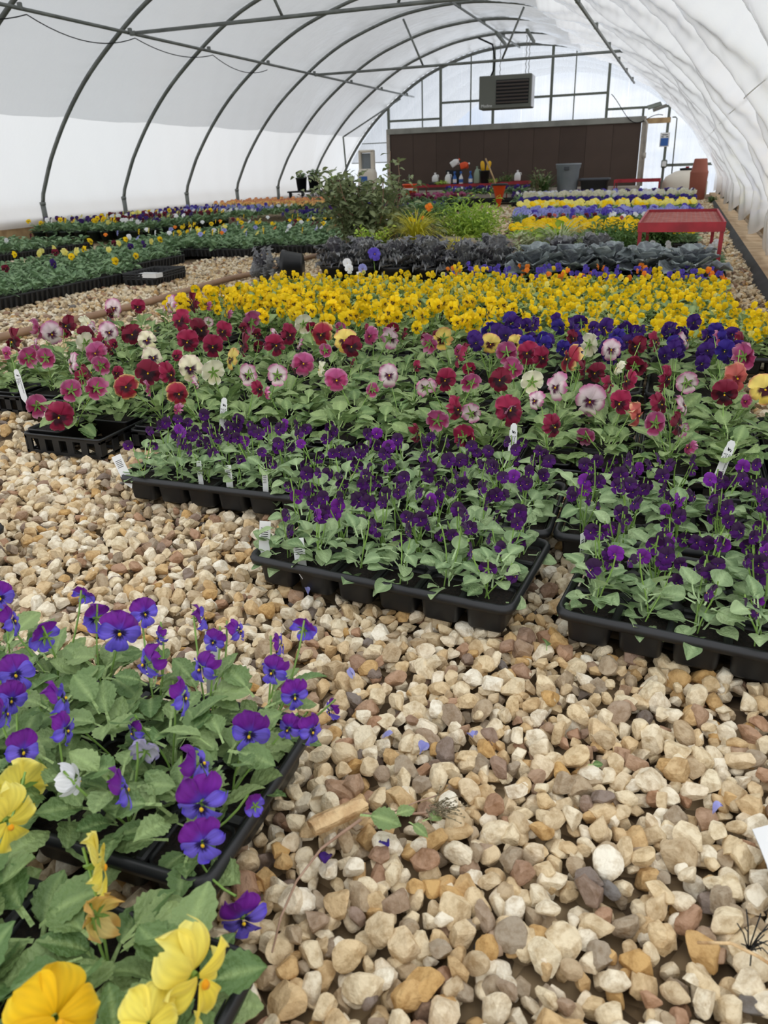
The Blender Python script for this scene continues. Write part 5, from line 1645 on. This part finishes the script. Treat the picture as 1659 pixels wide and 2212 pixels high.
def blossom_geo(var, sd, sp):
    rg = np.random.default_rng(900 + sd); VV = []; FF = []; CC = []; off = 0
    fm = var.split(':'); cnt = int(fm[1]) if len(fm) > 1 else 5; dm = float(fm[2]) if len(fm) > 2 else .055
    for q in range(cnt):
        az, el = rg.uniform(-1.2, 1.2), rg.uniform(0, .7)
        R = np.array(Euler((PI / 2 - el, 0, az)).to_matrix()); P = np.array([rg.uniform(-.5, .5) * sp, rg.uniform(-.5, .5) * sp, rg.uniform(.11, .17)])
        for k in range(5):
            V, Fa, C = petal_geo(k, SPEC[fm[0]], rg, 4, 2)
            VV.append((V * dm / 2) @ R.T + P); FF.append(Fa + off); off += len(V); CC.append(C)
    return np.concatenate(VV), np.concatenate(FF), np.concatenate(CC)


COLN = {'yb': 'yellow', 'wh': 'white', 'm': 'maroon', 'pal': 'pale yellow', 'lb': 'pale blue', 'yv': 'bright yellow', 'ov': 'orange', 'dark': 'purple', 'bv': 'violet', 'sal': 'salmon', 'navy': 'navy', 'c': 'cream', 'rp': 'rose', 'flame': 'flame'}


def far_bed(name, place, cat, group, x0, x1, y0, y1, sp, fol, flowers_fn, rng, z=0.06, tray=None, pots=None, traylabel=None, sc=1.3, stuff=False):
    """beds of small plants: one object per plant where they can be told apart, else one joined bed"""
    nx, ny = max(1, int(round((x1 - x0) / sp))), max(1, int(round((y1 - y0) / sp)))
    cache = {}; J = [[], [], [], []]; off = 0
    for j in range(ny):
        for i in range(nx):
            px, py = x0 + (i + .5) * (x1 - x0) / nx + rng.uniform(-.015, .015), y0 + (j + .5) * (y1 - y0) / ny + rng.uniform(-.015, .015)
            var = flowers_fn(i / nx, j / ny); fm_ = fol[rng.integers(0, len(fol))]; ra = rng.uniform(0, 6.28)
            key = (var, int(rng.integers(0, 3)))
            if var and key not in cache:
                g = blossom_geo(var, key[1], sp); cache[key] = (g, None if stuff else np_mesh('blossoms', *g[:2], M['petal'], True, g[2]))
            if stuff:
                V, Fa, C = GEO[fm_.name]; R = np.array(Matrix.Rotation(ra, 3, 'Z'))
                J[0].append((V * sc) @ R.T + np.array([px, py, z])); J[1].append(Fa + off); J[2].append(C); J[3].append(np.zeros(len(Fa), int)); off += len(V)
                if var:
                    V, Fa, C = cache[key][0]
                    J[0].append(V + np.array([px, py, z])); J[1].append(Fa + off); J[2].append(C); J[3].append(np.ones(len(Fa), int)); off += len(V)
            else:
                cn = COLN[var.split(':')[0]] if var else 'green'
                lab = '%s %s, %s from left, %s row, %s' % (cn, cat, ORD[i], ORD[j], place)
                t = thing(name, lab, cat, (px, py, z), 0, group)
                part('foliage', fm_, t, (0, 0, 0), (0, 0, ra), sc)
                if var: part('blossoms', cache[key][1], t)
                if pots is not None:
                    tag(part('nursery_pot', pots, None, (px, py, 0)), 'small dark pot, %s from left, %s row, %s' % (ORD[i], ORD[j], place), 'pot', group + ' pots')
    if stuff:
        me = np_mesh(name, np.concatenate(J[0]), np.concatenate(J[1]), [fol[0].materials[0], M['petal']], True, np.concatenate(J[2]), None, np.concatenate(J[3]))
        tag(part(name, me), place, cat, None, 'stuff')
    if tray:
        tw, td = tray
        nx, ny = max(1, int((x1 - x0) / tw)), max(1, int((y1 - y0) / td))
        bx_ = ribbed_tray_mesh((x1 - x0) / nx - .006, (y1 - y0) / ny - .006)
        for j in range(ny):
            for i in range(nx):
                t = thing('nursery_tray', '%s, %s from left, %s row' % (traylabel, ORD[i], ORD[j]), 'tray', (x0 + (i + .5) * (x1 - x0) / nx, y0 + (j + .5) * (y1 - y0) / ny, 0), 0, group + ' trays')
                part('body', bx_, t)


def sparse(cols, p):
    return lambda u, v: (str(rl2.choice(cols)) if rl2.uniform() < p else None)


far_bed('pansy_bed', 'green young pansies in the bed against the left film wall', 'pansies', 'pansies by the left wall', -7.9, -6.42, 5.4, 7.75, .2, FOL_L, sparse(['wh:2', 'm:1'], .07), rl2, .06, (.54, .28), None, 'black tray in the bed against the left film wall', 1.15, True)
far_bed('mixed_pansy', 'bed left of tall shrub', 'pansy', 'pansies left of the shrub', -5.75, -3.95, 6.95, 10.0, .17, FOL_L, sparse(['yb:1:.065', 'pal:1:.06', 'lb:1:.06', 'wh:1:.06', 'yv:2:.05', 'm:1:.06', 'ov:1:.05'], .38), rl2, .06, (.28, .54), None, 'black ribbed tray in the bed left of the tall shrub', 1.12)
far_bed('mixed_pansy', 'strip touching tall shrub', 'pansy', 'pansies near the shrub', -3.9, -3.1, 7.3, 10.2, .18, FOL_L, sparse(['yb:1:.065', 'pal:1:.06', 'ov:1:.05', 'wh:1:.06', 'lb:1'], .3), rl2, .06, (.28, .54), None, 'black ribbed tray near the tall shrub', 1.15)
SPOT = MB().lathe([(0.065, 0), (0.085, .10), (.09, .10), (.09, .12), (.08, .12), (.078, .105), (0.001, .10)], 12).mesh('pot', M['darkpot'])
far_bed('potted_pansy', 'pots along left wall', 'pansy', 'potted pansies along the left wall', -8.3, -6.5, 8.7, 11.1, .225, FOL_L, sparse(['yb:3:.075', 'wh:3:.07', 'dark:3:.07', 'm:3:.07', 'pal:2:.07'], .85), rl2, .10, None, SPOT, None, 1.6)
far_bed('violet_pansy_bed', 'violet pansies in pots beyond the white and yellow ones', 'pansies', 'violet potted pansies', -8.1, -6.2, 11.2, 12.6, .24, FOL_L, sparse(['bv:5:.07', 'dark:4:.07', 'lb:3:.07', 'wh:2:.06'], .95), rl2, .10, None, SPOT, None, 1.6, True)
SPEC['flame'] = dict(up=(232, 166, 110), side=(246, 210, 126), low=(244, 202, 120), rim=(176, 92, 90), ruf=.1, es=.02)
far_bed('flame_flower_bed', 'flame coloured plume flowers by the far left wall', 'flowers', 'flame coloured plants', -7.9, -5.9, 12.8, 14.6, .25, FOL_L, sparse(['flame:6:.09'], 1.0), rl2, .12, None, SPOT, None, 1.6, True)
far_bed('purple_pansy_bed', 'purple pansies in the rear bed left of the shrub', 'pansies', 'rear purple pansies', -5.6, -4.2, 11.0, 12.8, .24, FOL_L, sparse(['navy:5:.07', 'dark:5:.07', 'dark:3'], .9), rl2, .06, (.54, .28), None, 'tray of purple pansies in the rear bed', 1.7, True)
# rows running to the end wall on the right
far_bed('row_pansy', 'bright yellow row', 'pansy', 'bright yellow row', -1.45, 0.18, 7.45, 8.6, .165, FOL_L, sparse(['yb:5:.075', 'yv:5:.075', 'yv:5:.075'], 1.0), rl2, .06, (.27, .27), None, 'black tray in the bright yellow row', 1.2)
far_bed('row_pansy', 'thin maroon row', 'pansy', 'maroon row', -1.75, 0.2, 9.1, 9.5, .17, FOL_L, sparse(['m:3:.06', 'm:3:.06', 'wh:2:.07', 'sal:2'], .9), rl2, .06, (.27, .2), None, 'black tray in the maroon row', 1.3)
far_bed('row_pansy', 'pale blue row', 'pansy', 'pale blue row', -1.95, 0.22, 9.9, 10.9, .18, FOL_L, sparse(['lb:5:.07', 'bv:4:.07', 'lb:5:.07', 'lb:4'], 1.0), rl2, .06, (.27, .27), None, 'black tray in the pale blue row', 1.4)
far_bed('pale_yellow_pansy_bed', 'pale yellow pansies in the far row on the right', 'pansies', 'pale yellow row', -2.25, 0.2, 11.9, 12.8, .2, FOL_L, sparse(['pal:5:.08', 'yv:4:.08', 'pal:5:.08'], 1.0), rl2, .06, (.3, .27), None, 'black tray in the pale yellow row', 1.5, True)
far_bed('navy_pansy_bed', 'navy pansies in the far row behind the pale yellow', 'pansies', 'navy row', -2.5, 0.2, 13.3, 13.9, .2, FOL_L, sparse(['navy:6:.08'], 1.0), rl2, .06, (.3, .27), None, 'black tray in the navy row', 1.5, True)
far_bed('cream_pansy_bed', 'cream white pansies in the far rows on the right', 'pansies', 'cream rows', -2.6, 0.2, 14.3, 15.2, .2, FOL_L, sparse(['c:7:.095', 'wh:6:.09', 'c:7:.095'], 1.0), rl2, .10, (.3, .27), None, 'black tray in the cream rows', 1.5, True)
far_bed('white_violet_pansy_bed', 'white and violet pansies in the last row before the wall', 'pansies', 'last row', -3.1, 0.2, 15.8, 16.6, .23, FOL_L, sparse(['wh:3:.08', 'bv:4:.08', 'dark:4:.08', 'lb:3:.08'], 1.0), rl2, .08, (.3, .27), None, 'black tray in the last row', 1.6, True)
far_bed('rose_pansy_bed', 'rose pansies in the bed before the red bench', 'pansies', 'rose pansies before the bench', -5.9, -3.9, 15.0, 16.2, .24, FOL_L, sparse(['rp:5:.08', 'm:5:.08', 'rp:4:.08'], .95), rl2, .10, (.5, .27), None, 'tray of rose pansies before the red bench', 1.8, True)
far_bed('green_pansy_bed', 'dark green pansies in front of the rose bed', 'pansies', 'green patch', -4.9, -3.75, 12.6, 13.8, .24, FOL_L, sparse(['navy:3:.07'], .2), rl2, .06, (.5, .27), None, 'tray of dark green pansies before the rose bed', 1.8, True)
far_bed('violet_pansy_bed', 'violet pansies right below the red bench', 'pansies', 'violet pansies below the bench', -5.0, -3.2, 17.6, 18.3, .26, FOL_L, sparse(['dark:5:.08', 'bv:4:.08', 'wh:2:.07'], .9), rl2, .16, (.5, .3), None, 'tray of violet pansies below the red bench', 1.9, True)

# ---------------------------------------------------------------- things before the end wall
BZ = 0.37


def spray_bottle(label, x, y, body, head):
    t = thing('spray_bottle', label, 'bottle', (x, y, BZ))
    part('body', MB().lathe([(.045, 0), (.048, .02), (.048, .13), (.03, .17), (.014, .20), (.014, .22)], 12).mesh('body', M[body]), t)
    part('head', MB().box((0, -.01, .245), (.035, .09, .05), 0, None, .008).box((0, -.055, .215), (.012, .012, .06), 0).mesh('head', M[head]), t)
    part('label_band', MB().lathe([(.0485, .03), (.049, .035), (.049, .10), (.0485, .105)], 12).mesh('label_band', M['white'] if body == 'blue' else M['blue']), t)


def jug(label, x, y, mat, cap, h=.24, z=BZ, rx=(0, 0, 0)):
    t = thing('jug', label, 'jug', (x, y, z)); t.rotation_euler = rx
    part('body', MB().loft([rrect(.12, .10, .02, 0), rrect(.14, .12, .03, .02), rrect(.14, .12, .03, h * .6), rrect(.08, .07, .025, h * .86), rrect(.04, .04, .018, h * .9), rrect(.04, .04, .018, h)], 0, True, True, True).mesh('body', M[mat]), t)
    part('cap', MB().lathe([(.024, h), (.024, h + .025), (.0, h + .027)], 10).mesh('cap', M[cap]), t)
    part('handle', MB().tube([(.02, .0, h * .88), (.075, 0, h * .84), (.085, 0, h * .6)], .011, 6).mesh('handle', M[mat]), t)


jug('small white jug at left end of the red bench', -5.55, 19.0, 'white', 'white', .18, BZ + .05)
tag(part('seed_flat', MB().box((-5.55, 19.0, BZ + .02), (.24, .3, .05), 0, None, .006).mesh('seed_flat', M['black'])), 'shallow black flat under the small white jug', 'tray')
jug('clear white jug beside the blue spray bottles', -5.22, 18.95, 'white', 'white', .24)
tag(part('shelf_box', MB().box((-5.16, 19.22, BZ + .15), (.34, .16, .30), 0, None, .01).mesh('shelf_box', M['dark'])), 'dark box behind the blue spray bottles', 'box')
jug('pale pink jug with orange cap tipped on the dark box', -5.22, 19.2, 'white', 'orange', .22, BZ + .40, (0, 1.0, .3))
jug('orange jug lying on the dark box', -4.98, 19.18, 'orange', 'white', .20, BZ + .37, (0, 1.3, 0))
spray_bottle('blue spray bottle, left of the pair', -5.05, 18.92, 'blue', 'blue')
spray_bottle('white and blue spray bottle, right of the pair', -4.90, 18.92, 'white', 'blue')
spray_bottle('blue spray bottle beside the sage green bottle', -4.68, 18.95, 'blue', 'blue')
jug('sage green bottle beside the black bucket', -4.54, 19.0, 'greenjug', 'greenjug', .34)
bk = thing('bucket', 'tall black bucket holding yellow gloves', 'bucket', (-4.36, 19.02, BZ))
part('body', MB().lathe([(.085, 0), (.105, .25), (.112, .25), (.112, .27), (.1, .27), (.095, .24), (.001, .23)], 16).mesh('body', M['blackdull']), bk)
for k, (dx, tl) in enumerate(((-.04, -.12), (.05, .30))):
    g_ = thing('rubber_glove', 'yellow rubber boot shaped glove in the black bucket, ' + ('left' if k == 0 else 'right'), 'glove', (-4.36 + dx, 19.02, BZ + .24))
    g_.rotation_euler = (0, tl, 0)
    part('cuff', MB().loft([rrect(.07, .06, .025, 0), rrect(.09, .07, .03, .10), rrect(.10, .06, .028, .17), rrect(.075, .04, .018, .215), rrect(.03, .02, .009, .235)], 0, True, True, True).mesh('cuff', M['yellow']), g_)
jug('white jug at the right end of the benches', -3.60, 19.05, 'white', 'white', .20, .40)
bush('pale seedlings spread on the red bench', -5.35, 18.82, BZ, M['lime'], 260, .30, .05, (.03, .05), rd, 'seedling_flat', 12)
bush('pale green seedlings on the bench right of the bucket', -4.13, 18.95, BZ, M['lime'], 160, .18, .08, (.03, .05), rd, 'seedling_flat', 9)
bush('dark green low plants on the bench behind the orange cone', -3.85, 19.1, BZ, M['fern'], 260, .26, .20, (.03, .06), rd, 'low_plant', 12)
oc = thing('orange_cone', 'inverted bright orange cone with a wooden stick in it', 'cone', (-3.10, 14.7, 0.02))
part('cone', MB().lathe([(.012, 0.02), (.02, .03), (.125, .40), (.14, .405), (.14, .42), (.12, .42), (.02, .06), (0.001, .05)], 18).mesh('cone', M['orange']), oc)
part('rim_band', MB().lathe([(.142, .39), (.155, .40), (.155, .415), (.142, .425)], 18).mesh('rim_band', M['blackdull']), oc)
part('stick', MB().tube([(.04, 0, .10), (-.10, 0, .5), (-.26, 0, .84)], .014, 7).mesh('stick', M['wood']), oc)
rb_ = thing('trash_can', 'tall grey plastic trash can before the cooling pad', 'bin', (-2.40, 18.55, 0))
part('body', MB().lathe([(.20, 0), (.205, .03), (.245, .62), (.265, .64), (.265, .69), (.275, .70), (.275, .73), (.25, .73), (.235, .60), (.001, .05)], 24).mesh('body', M['greybin']), rb_)
part('handle', MB().box((0, -.265, .63), (.11, .03, .07), 0, None, .01).mesh('handle', M['darkbin']), rb_)
to = thing('storage_tote', 'charcoal plastic tote beside the grey trash can', 'tote', (-1.82, 18.6, 0))
part('body', MB().loft([rrect(.50, .34, .04, 0), rrect(.58, .40, .05, .37), rrect(.60, .42, .05, .37)], 0, True, True).mesh('body', M['darkbin']), to)
part('lid_rim', MB().loft([rrect(.60, .42, .05, .37), rrect(.645, .46, .055, .375), rrect(.645, .46, .055, .415), rrect(.60, .42, .05, .425)], 0, True, False, True).mesh('lid_rim', M['darkbin']), to)
ct = thing('water_tank', 'large cream plastic water tank in the right corner', 'tank', (0.02, 18.9, 0))
part('body', MB().lathe([(.44, 0), (.46, .05), (.46, .28), (.40, .40), (.22, .50), (.12, .52), (.001, .525)], 26).mesh('body', M['cream']), ct)
part('lid', MB().lathe([(.12, .52), (.13, .53), (.13, .56), (.001, .57)], 16).mesh('lid', M['dark']), ct)
part('red_tab', MB().box((.02, -.06, .58), (.07, .05, .03), 0, None, .006).mesh('red_tab', M['red']), ct)
ba = thing('rain_barrel', 'terracotta coloured barrel with narrowed top by the right wall', 'barrel', (0.265, 17.3, 0))
part('body', MB().lathe([(.135, 0), (.145, .02), (.165, .48), (.168, .50), (.15, .53), (.122, .70), (.118, .73), (.105, .74), (.10, .70), (.001, .68)], 26).mesh('body', M['terracotta']), ba)
grass('drooping strap leaved plant before the cooling pad', -2.88, 18.3, 0.10, M['fern'], 90, .62, .014, .22, rd, 'strap_plant', .10, 1.35)
bush('leafy yellow tipped plant before the cooling pad', -2.95, 18.2, 0.08, M['sage'], 160, .30, .55, (.07, .12), rd, 'leafy_plant', 8)
ob = thing('bucket', 'orange bucket standing left of the red bench', 'bucket', (-5.60, 17.2, 0))
part('body', MB().lathe([(.12, 0), (.15, .40), (.16, .40), (.16, .43), (.14, .43), (.001, .36)], 18).mesh('body', M['orange']), ob)
part('stripe', MB().lathe([(.1505, .30), (.153, .30), (.156, .34), (.153, .345)], 18).mesh('stripe', M['white']), ob)
part('stake', MB().tube([(.0, 0, .3), (-.01, 0, .62)], .012, 6).mesh('stake', M['greenjug']), ob)
wt = thing('sprayer_tank', 'white plastic tank with a square handle opening and blue label', 'tank', (-7.0, 18.3, 0))
wtb = MB().loft([rrect(.40, .26, .05, .0), rrect(.42, .28, .06, .05), rrect(.42, .28, .06, .66), rrect(.36, .22, .05, .76)], 0, True, True, True)
part('body', wtb.mesh('body', M['cream']), wt)
part('handle_frame', MB().box((-.16, 0, .95), (.06, .12, .40), 0, None, .015).box((.15, 0, .95), (.08, .12, .40), 0, None, .015).box((0, 0, 1.13), (.38, .12, .06), 0, None, .02).mesh('handle_frame', M['cream']), wt)
part('back_plate', MB().box((0, .03, .92), (.26, .02, .34), 0).mesh('back_plate', M['greybin']), wt)
part('blue_label', MB().box((-.05, -.143, .54), (.20, .006, .12), 0).mesh('blue_label', M['blue']), wt)
# plant bench at the far left with potted plants
sb = thing('plant_bench', 'low dark bench of potted plants by the far left wall', 'bench', (-7.1, 16.1, 0))
part('top', MB().box((0, 0, .36), (1.5, .7, .03), 0).mesh('top', M['dark']), sb)
for sx in (-.7, .7):
    for sy in (-.3, .3): part('leg', MB().box((sx, sy, .175), (.05, .05, .34), 0).mesh('leg', M['dark']), sb)
for k, (x, y, r, h_, bl, mt_) in enumerate([(-7.62, 16.0, .12, .26, .14, 'fern'), (-7.36, 16.05, .12, .30, .12, 'fern'), (-6.82, 16.0, .17, .20, .16, 'lime'), (-6.6, 16.2, .09, .16, .12, 'sage')]):
    nm = ['leftmost', 'second', 'wide third', 'rightmost'][k]
    tag(part('nursery_pot', round_pot(r, h_), None, (x, y, .375)), 'black pot on the far left bench, ' + nm, 'pot')
    bush('plant in the %s pot on the far left bench' % nm, x, y, .375 + h_ - .04, M[mt_], 150, .16, .14, (.04, .07), rd, 'potted_plant', 8)
bush('dark red leaved plants on the ground at far left', -6.9, 15.2, .08, M['kale_d'], 400, .6, .28, (.05, .09), rd, 'red_leaf_plant', 20)
bush('light green trailing plants in front of the far left bench', -6.2, 15.0, .08, M['lime'], 260, .4, .18, (.05, .08), rd, 'trailing_plant', 16)
bush('green weeds at the foot of the right wall', 0.52, 16.2, .0, M['fern'], 120, .12, .10, (.03, .06), rd, 'weed', 8)

# ---------------------------------------------------------------- hose, litter and plant labels
hs_ = [(-3.23, 2.2), (-3.21, 3.09), (-3.16, 3.57), (-3.13, 4.24), (-3.18, 5.14), (-3.14, 5.7), (-3.2, 6.6), (-3.15, 7.4)]
hp = catmull([(x, y) for x, y in hs_], 8)
tag(part('garden_hose', MB().tube([(p[0], p[1], 0.022) for p in hp], 0.021, 8).mesh('garden_hose', M['hose'])), 'tan garden hose lying along the gravel path', 'hose')


def text_mesh(body, size):
    c = bpy.data.curves.new('print', 'FONT'); c.body = body; c.size = size; c.extrude = 0.00008
    c.space_line = 0.85
    o = bpy.data.objects.new('tmp', c); COL.objects.link(o)
    me = bpy.data.meshes.new_from_object(o.evaluated_get(bpy.context.evaluated_depsgraph_get())); bpy.data.objects.remove(o)
    me.materials.clear(); me.materials.append(M['ink'])
    return me


TX1 = text_mesh('Pansy Colossus Rose\nAnnual\n4" 10574\n6pk', 0.0062)
LOGO = MB().add([(0, 0, 0), (.0035, -.004, 0), (.0065, -.0035, 0), (.0045, -.009, 0), (.001, -.0075, 0)], [(4, 3, 2, 1, 0)]).add([(.0045, -.0025, 0), (.009, -.0055, 0), (.0085, -.010, 0), (.0065, -.0105, 0), (.0072, -.006, 0)], [(4, 3, 2, 1, 0)]).mesh('logo', M['ink'])


def stake_tag(label, x, y, ztop, L, w, rotz, tilt, lean, kind):
    t = thing('plant_label', label, 'label', (x, y, ztop - L * .96)); t.rotation_euler = (tilt, lean, rotz)
    m = MB(); out = [(-w / 2, 0), (-w / 2, L - .018), (-w / 2 + .0015, L - .017), (-w / 2 + .0015, L - .006), (-w / 2 + .006, L), (w / 2 - .006, L), (w / 2 - .0015, L - .006), (w / 2 - .0015, L - .017), (w / 2, L - .018), (w / 2, 0), (0, -.02)]
    n = len(out)
    if kind == 'small': out = [(-w / 2, 0), (-w / 2, L), (w / 2, L), (w / 2, 0), (0, -.02)]; n = 5
    m.add([(p[0], -.0004, p[1]) for p in out] + [(p[0], .0004, p[1]) for p in out], [tuple(reversed(range(n))), tuple(range(n, 2 * n))] + [(i, (i + 1) % n, n + (i + 1) % n, n + i) for i in range(n)])
    m.f[0] = tuple(reversed(m.f[0])); m.f[1] = tuple(reversed(m.f[1]))
    part('stake', m.mesh('stake', M['tagwhite']), t)
    if kind == 'small':
        ln = MB()
        for q in range(5): ln.box((-.001 + .0008 * (q % 2), -.0006, L - .014 - q * .0042), (w * .62, .0003, .0013), 0)
        part('print', ln.mesh('print', M['ink']), t)
    else:
        part('print', TX1, t, (w / 2 - .0068, -.0007, L - .031), (PI / 2, PI / 2, 0))
        part('logo', LOGO, t, (-.0035, -.0007, L - .016), (PI / 2, 0, 0))


stake_tag('white printed plant label, middle of the rose pansies front', -0.326, 1.775, 0.168, .10, .019, .15, -.25, .04, 'big')
stake_tag('white printed plant label at the right among violas', 0.146, 1.785, 0.165, .105, .020, 0.0, -.25, .24, 'big')
stake_tag('white printed plant label left of the middle', -1.175, 1.82, 0.165, .10, .019, .45, -.25, .16, 'big')
stake_tag('white printed plant label at the far left', -2.05, 1.98, 0.165, .10, .019, .6, -.25, -.12, 'big')
stake_tag('white label leaning at the corner of the left viola tray', -1.222, 1.445, .125, .07, .024, .5, -.3, -.35, 'small')
stake_tag('narrow white label, rightmost in the left viola tray', -0.845, 1.462, .115, .06, .013, .3, -.1, .02, 'small')
stake_tag('narrow white label left of the rightmost one', -0.945, 1.468, .115, .06, .016, .4, -.1, .0, 'small')
stake_tag('narrow white label half hidden in the left viola tray', -1.03, 1.475, .115, .06, .012, .4, -.1, .0, 'small')
stake_tag('white label at the left corner of the front tray', -0.698, 1.175, .128, .075, .022, .3, -.15, .1, 'small')
stake_tag('white label second from left in the front tray', -0.607, 1.155, .112, .06, .022, .3, -.35, -.1, 'small')
stake_tag('thin white label at the corner of the front right tray', -0.098, 1.30, .125, .075, .018, 1.2, -.1, .1, 'small')
stake_tag('white label standing among blue pansies at lower left', -0.553, 0.752, .165, .10, .02, .6, -.1, .1, 'small')
stake_tag('white stake standing behind the yellow violas', -1.76, 4.42, .19, .10, .025, .4, -.1, -.1, 'small')

lg = thing('wood_piece', 'short piece of split pale wood lying on the gravel', 'wood', (-0.338, 0.612, 0.022)); lg.rotation_euler = (0, -.06, math.atan2(.055, .052))
rw = np.random.default_rng(3); lp = MB(); loops = []
for q in range(9):
    f = q / 8; r0_ = .0125 * (1 - .15 * f) * (1 if 0 < q < 8 else .86)
    loops.append([(f * .072 + rw.uniform(-.0025, .0025) * (q in (0, 8)), r0_ * math.cos(a) * (1 + .12 * math.sin(3 * a + 1)) + rw.uniform(-.0006, .0006), r0_ * .85 * math.sin(a) * (1 + .1 * math.sin(5 * a)) + rw.uniform(-.0006, .0006)) for a in np.linspace(0, 2 * PI, 14, endpoint=False)])
lp.loft(loops, 0, False, True, True); part('wood', lp.mesh('wood', M['bark']), lg)
tw = thing('dry_weed', 'dried weed stem with seed head lying beside the wood', 'weed', (-0.285, 0.648, 0.026))
part('stem', MB().tube([(0, 0, 0), (.04, .008, .003), (.075, .022, .004), (.10, .034, .008)], .0016, 6).tube([(.03, .006, .002), (.06, .034, .006), (.085, .05, .01)], .001, 5).mesh('stem', M['twig']), tw)
hd = MB()
for q in range(60):
    a = rw.normal(0, .8); l = rw.uniform(.008, .026); b_ = Vector((.085 + rw.uniform(-.01, .015), .028 + rw.uniform(-.01, .012), .006 + rw.uniform(0, .006)))
    e = b_ + Vector((math.cos(a) * l, math.sin(a) * l, rw.uniform(-.004, .012))); hd.tube([b_, e], [.0006, .0004], 4); hd.lathe([(0.0003, -.0012), (.0014, 0), (.0003, .0012)], 5, tuple(e))
part('seed_head', hd.mesh('seed_head', principled('dry_seed', (128, 118, 92), .9)), tw)
for k, (dx, dy, az, s) in enumerate(((.0, -.008, -1.9, .05), (.035, -.002, -1.2, .035), (.06, .0, -2.4, .028), (.075, .006, -1.3, .026))):
    part('leaf', LP0[k][3], tw, (dx, dy, .006), (.1, .3, az + 0.4), s)
tag(part('dead_twig', MB().tube([(-.283, .637, .028), (-.298, .612, .026), (-.313, .585, .024), (-.321, .535, .024), (-.318, .49, .022), (-.309, .452, .02)], [.0022, .002, .0017, .0015, .0013, .001], 6).mesh('dead_twig', M['twig'])), 'long thin grey dry twig on the gravel below the wood', 'twig')
tag(part('straw', MB().tube([(.10, .60, .02), (.13, .60, .032), (.155, .595, .03), (.19, .585, .02)], [.0016, .0018, .0018, .0012], 6).mesh('straw', M['bark'])), 'straw coloured dry stalk at the lower right edge', 'straw')
wd = MB()
for q in range(16):
    a = rw.uniform(0, 6.28); l = rw.uniform(.01, .03); wd.tube([(.15, .615, .01), (.15 + math.cos(a) * l * .5, .615 + math.sin(a) * l * .5, .03), (.15 + math.cos(a) * l, .615 + math.sin(a) * l, .02 + rw.uniform(0, .03))], .0007, 4)
tag(part('dry_weed', wd.mesh('dry_weed', M['dark'])), 'small dark withered weed at the lower right edge', 'weed')
FP = [(-.195, .844, 'lb', 'pale blue fallen petal on the gravel, middle'), (-.302, .808, 'lb', 'pale blue fallen petal nearest the lower left tray'), (-.253, .809, 'lb', 'shrivelled pale petal between two others'), (.133, .805, 'lb', 'pale blue fallen petal at right'),
      (-.305, .573, 'dark', 'dark blue fallen petal below the wood'), (-.242, .622, 'navy', 'tiny navy petal right of the wood'), (-.417, .927, 'lb', 'pale petal beside the front tray'), (-.6, 1.15, 'lb', 'faded petal left of the front tray')]
for (x, y, v, lab) in FP:
    V, Fa, C = petal_geo(int(rw.integers(0, 5)), SPEC[v], rw, 8, 4); V[:, 2] *= 4; V[:, 2] += .1
    tag(part('fallen_petal', np_mesh('fallen_petal', V, Fa, M['petal'], True, C), None, (x, y, .016), (rw.uniform(-.4, .4), rw.uniform(-.4, .4), rw.uniform(0, 6)), .014), lab, 'petal')
for (x, y, s, lab) in ((-.126, 1.075, .035, 'curled green leaf on the gravel between the trays'), (.19, .80, .05, 'long green leaf lying at the right edge'), (-.033, .827, .02, 'small green leaf bit on the gravel')):
    tag(part('fallen_leaf', LP0[1][3], None, (x, y, .018), (.1, .5, rw.uniform(0, 6)), s), lab, 'leaf')
pp = MB()
px_ = np.linspace(0, .12, 7); pv = []
for i, a in enumerate(px_):
    for j in range(5): pv.append((a, j * .035 - .07 + .006 * math.sin(i), .02 + .012 * math.sin(i * 1.3 + j) + .05 * (i / 6)))
pf = [(i * 5 + j, i * 5 + j + 1, i * 5 + j + 6, i * 5 + j + 5) for i in range(6) for j in range(4)]
pp.add(pv, pf, 0, True).add([(p[0], p[1], p[2] - .0015) for p in pv], [tuple(reversed(q)) for q in pf], 0, True)
tag(part('paper_sheet', pp.mesh('paper_sheet', M['tagwhite']), None, (.172, .715, .0), (0, 0, .1)), 'white paper sheet poking in at the right edge', 'paper')
